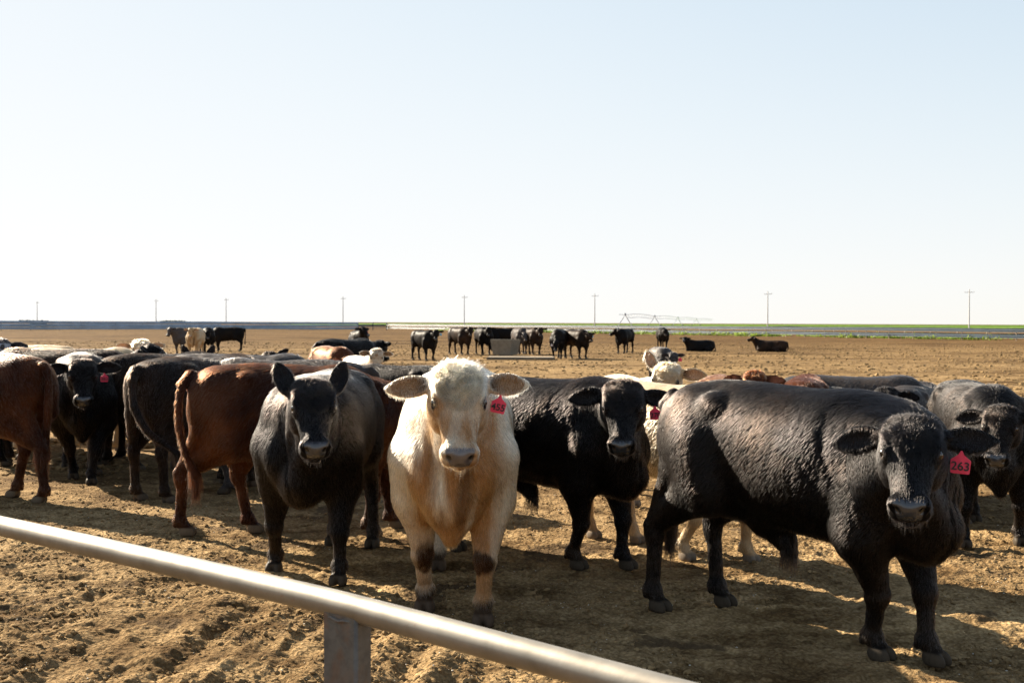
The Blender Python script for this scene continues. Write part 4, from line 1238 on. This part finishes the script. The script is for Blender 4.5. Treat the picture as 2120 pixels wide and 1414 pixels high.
placed('black steer with lowered head behind the red tagged steer at the right edge', FR=(1995, 1130), FL=(2110, 1126), heading=-98, s=.89, coat='black', lod=0, fur=60000,
       cam_yaw=-8, pitch=-52, poll=(1.02, -.05, 1.19), ears=(12, 2), ear_back=(12, 12), seed=17, wrinkle=.5, hd=1.05)
placed('cream steer half hidden behind black steer 270 showing its tan flank', HR=(1250, 1108), HL=(1300, 1130), FR=(1405, 1156), FL=(1548, 1163), s=.91, hump=-.05, coat='cream', lod=1, fur=40000,
       poll=(1.1, .1, 1.2), seed=19, fat=1.05)

def hidden(label, px, D, heading, zdrop=0, **kw):
    p = at(px, D); return make_steer(label, p, heading, **kw)
def facing(label, px, D, cam_yaw, heading, **kw):
    """px is where the poll should appear"""
    s = kw.get('s', 1.0); pl = np.array(kw.get('poll', (1.12, 0, 1.36))); h = R_(heading)
    hv = np.array([math.cos(h), math.sin(h)]); lv = np.array([-hv[1], hv[0]])
    hp = at(px, D); pos = hp - s * (pl[0] * hv + pl[1] * lv)
    kw['head_yaw'] = math.degrees(math.atan2(-hp[1], -hp[0])) - heading + cam_yaw
    return make_steer(label, pos, heading, **kw)

# second row
hidden('dark brown back behind the rust brown steer and left of the peering black head', 120, 13.7, 172, coat='brownblk', s=.99, lod=1, fur=14000, seed=21, poll=(1.12, 0, 1.1))
facing('cream head tilted with one raised ear above the back of steer 263', 1384, 10.2, -14, -76, coat='cream', s=.85, lod=0, fur=50000, poll=(1.08, 0, 1.53), pitch=-52, roll=-8, ears=(2, 62), ear_back=(0, 5), curls=.4, seed=23, hd=1.1)
facing('red brown lowered head with ears spread behind the back of steer 263', 1562, 11.0, 5, -85, coat='rust', s=.83, lod=1, fur=16000, poll=(1.08, 0, 1.45), pitch=-50, ears=(0, 4), curls=.5, seed=25)
hidden('orange brown rounded back beside the red brown head behind steer 263', 1668, 11.3, 72, coat='rust', s=.85, lod=1, fur=14000, seed=27, poll=(1.1, 0, 1.0))
hidden('charcoal grey back right beside the orange brown one behind steer 263', 1768, 11.6, -22, coat='grey', s=.85, lod=1, fur=14000, seed=29, poll=(1.1, 0, .95))
facing('black head with level ears above the shoulders of steer 263', 1835, 10.0, 0, -84, coat='black', s=.78, lod=1, fur=14000, poll=(1.1, 0, 1.42), pitch=-50, ears=(0, 2), seed=31)
hidden('dark grey back just right of the black head above steer 263', 1892, 11.3, 58, coat='grey', s=.80, lod=1, fur=10000, seed=33, poll=(1.1, 0, .95))

hidden('dark brown back cut by the right edge behind the last steer', 2130, 9.7, -10, coat='brownblk', s=.79, lod=1, fur=10000, seed=37, poll=(1.1, 0, 1.0))
hidden('grey back lying farther left of the two behind the dark red steer', 500, 12.6, -10, coat='grey', s=.97, lod=1, fur=12000, seed=39, poll=(1.12, 0, 1.05))
hidden('grey back nearer right of the two behind the dark red steer', 590, 11.3, 172, coat='grey', s=.96, lod=1, fur=12000, seed=41, poll=(1.12, 0, 1.0))
facing('black head with a blue ear tag above the two grey backs', 558, 15.8, 0, -84, coat='black', s=.80, lod=1, fur=14000, poll=(1.1, 0, 1.56), pitch=-50, ears=(34, 2), ear_back=(0, 6), roll=4, tag_=('L', M_TAGBLUE, '', .09), seed=43)
facing('brown head showing two upright ear tips behind the dark brown rump', 411, 14.0, 0, -80, coat='brownblk', s=.85, lod=1, fur=8000, poll=(1.1, 0, 1.5), pitch=-48, ears=(68, 66), ear_back=(0, 0), seed=45)
facing('cream head with spread ears above the brown backs at the left', 291, 15.7, 4, -78, coat='cream', s=.93, lod=1, fur=20000, poll=(1.1, 0, 1.49), pitch=-40, ears=(16, 14), curls=.6, seed=47)
facing('black head in profile in front of the cream head at the left', 305, 14.0, 88, 20, coat='black', s=.90, lod=1, fur=14000, poll=(1.1, 0, 1.52), pitch=-32, ears=(30, 30), seed=49)
hidden('pale cream back with a pink ear behind the brown backs at the left', 160, 14.9, 8, coat='cream', s=.97, lod=1, fur=14000, seed=51, poll=(1.06, 0, 1.28), pitch=-45)
facing('black and white speckled head cut by the left edge', 2, 14.6, -30, -60, coat='grey', s=1.0, lod=1, fur=12000, poll=(1.1, 0, 1.42), pitch=-30, seed=53, patch=((1.2, 0, 1.3), (.3, .3, .12), (.35, .36, .38)))
hidden('tan back behind the speckled head near the left edge', 45, 17.0, 175, coat='cream', s=.97, lod=1, fur=8000, seed=55, poll=(1.1, 0, 1.1))
facing('orange brown steer with lowered head beside the small white steer', 722, 20.4, 8, -62, coat='rust', s=.90, lod=1, fur=16000, poll=(1.02, 0, 1.16), pitch=-55, seed=57)
facing('small white steer facing the camera behind the black one with pricked ears', 779, 19.0, 4, -66, coat='white', s=.80, lod=1, fur=24000, poll=(1.08, 0, 1.52), pitch=-60, ears=(-2, 4), seed=59, curls=.4)
hidden('low black back between the small white steer and the big white steer', 830, 14.0, 150, coat='black', s=.85, lod=1, fur=12000, seed=61, poll=(1.1, 0, 1.0))
hidden('bluish black steer turned half away above the orange brown one', 716, 23.5, 58, coat='black', s=.98, lod=1, fur=8000, seed=63, poll=(1.12, 0, 1.3))
facing('black steer with a red tag standing tall behind the bluish black one', 750, 43.0, 40, -75, coat='black', s=1.0, lod=1, fur=0, seed=65, poll=(1.1, 0, 1.48), pitch=-40, tag_=('L', M_TAGRED, '', .12))
facing('grey steer with black head and red tag above the tilted cream head', 1394, 27.5, 6, -86, coat='grey', s=.80, lod=1, fur=10000, seed=67, poll=(1.04, .18, 1.20), pitch=-55, tag_=('L', M_TAGRED, '', .11))

# the far groups
G1, G2 = 'far group of four cattle at the left', 'far group of cattle round the water tank'
def far(label, px, py, heading, group, **kw):
    p = ground_point(px, py); kw.setdefault('lod', 2); return make_steer(label, p, heading, group=group, **kw)
far('grey far cow partly hidden behind the cream one', 388, 734, -120, G1, coat='grey', seed=71, lod=1)
far('cream far cow facing the camera beside three dark ones', 406, 738, -86, G1, coat='cream', seed=72, lod=1, ears=(2, 2))
far('black far cow facing forward right of the cream one', 431, 732, -76, G1, coat='black', seed=73, poll=(1.1, 0, 1.2))
far('black far cow standing broadside with its head to the left', 472, 727, 186, G1, coat='black', seed=74, poll=(1.1, 0, 1.15))
far('lone black cow left of the tank group with its head turned', 877, 746, -56, G2, coat='black', lod=1, seed=75, head_yaw=-34, s=.98, tag_=('L', M_TAGBLUE, '', .1))
far('brown black cow leftmost at the water tank group', 951, 734, -58, G2, coat='brownblk', lod=1, seed=76, head_yaw=-30, s=1.05)
far('black cow facing forward left of the concrete tank', 1000, 734, -74, G2, coat='black', lod=1, seed=77, head_yaw=-20, s=1.05)
far('black cow standing right behind the concrete tank', 1043, 727, 12, G2, coat='black', seed=78, poll=(1.1, 0, 1.1))
far('grey black cow with head down against the right of the tank', 1076, 733, -76, G2, coat='grey', lod=1, seed=79, poll=(1.05, 0, 1.1), s=1.03)
far('brown black cow facing forward right of the tank', 1101, 734, -68, G2, coat='brownblk', lod=1, seed=80, head_yaw=-30, s=1.04)
far('black cow grazing head down with a white tag right of the tank', 1158, 742, -103, G2, coat='black', lod=1, seed=81, poll=(1.10, .05, .82), pitch=-70, tag_=('R', M_TAGWHITE, '', .1))
far('brown backed cow rightmost of the tank group looking right', 1193, 742, -60, G2, coat='brownblk', lod=1, seed=82, poll=(1.08, 0, 1.22), tag_=('L', M_TAGBLUE, '', .09))
far('black cow with its head turned left standing alone right of the tank group', 1294, 731, -118, G2, coat='black', lod=1, seed=83, head_yaw=-50, poll=(1.08, -.1, 1.32), pitch=-35)
far('black cow facing the camera above the tilted cream head', 1371, 722, -88, G2, coat='black', seed=84, poll=(1.12, 0, 1.28))
far('black cow lying down on the dirt with its head to the left', 1450, 727, 200, 'cattle lying down', coat='black', lod=1, seed=85, lying=True, poll=(1.05, 0, 1.52), pitch=-25, head_yaw=50)
far('dark cow lying down farthest right with raised head', 1598, 728, 158, 'cattle lying down', coat='brownblk', lod=1, seed=86, lying=True, poll=(1.05, 0, 1.56), pitch=-20, head_yaw=10)
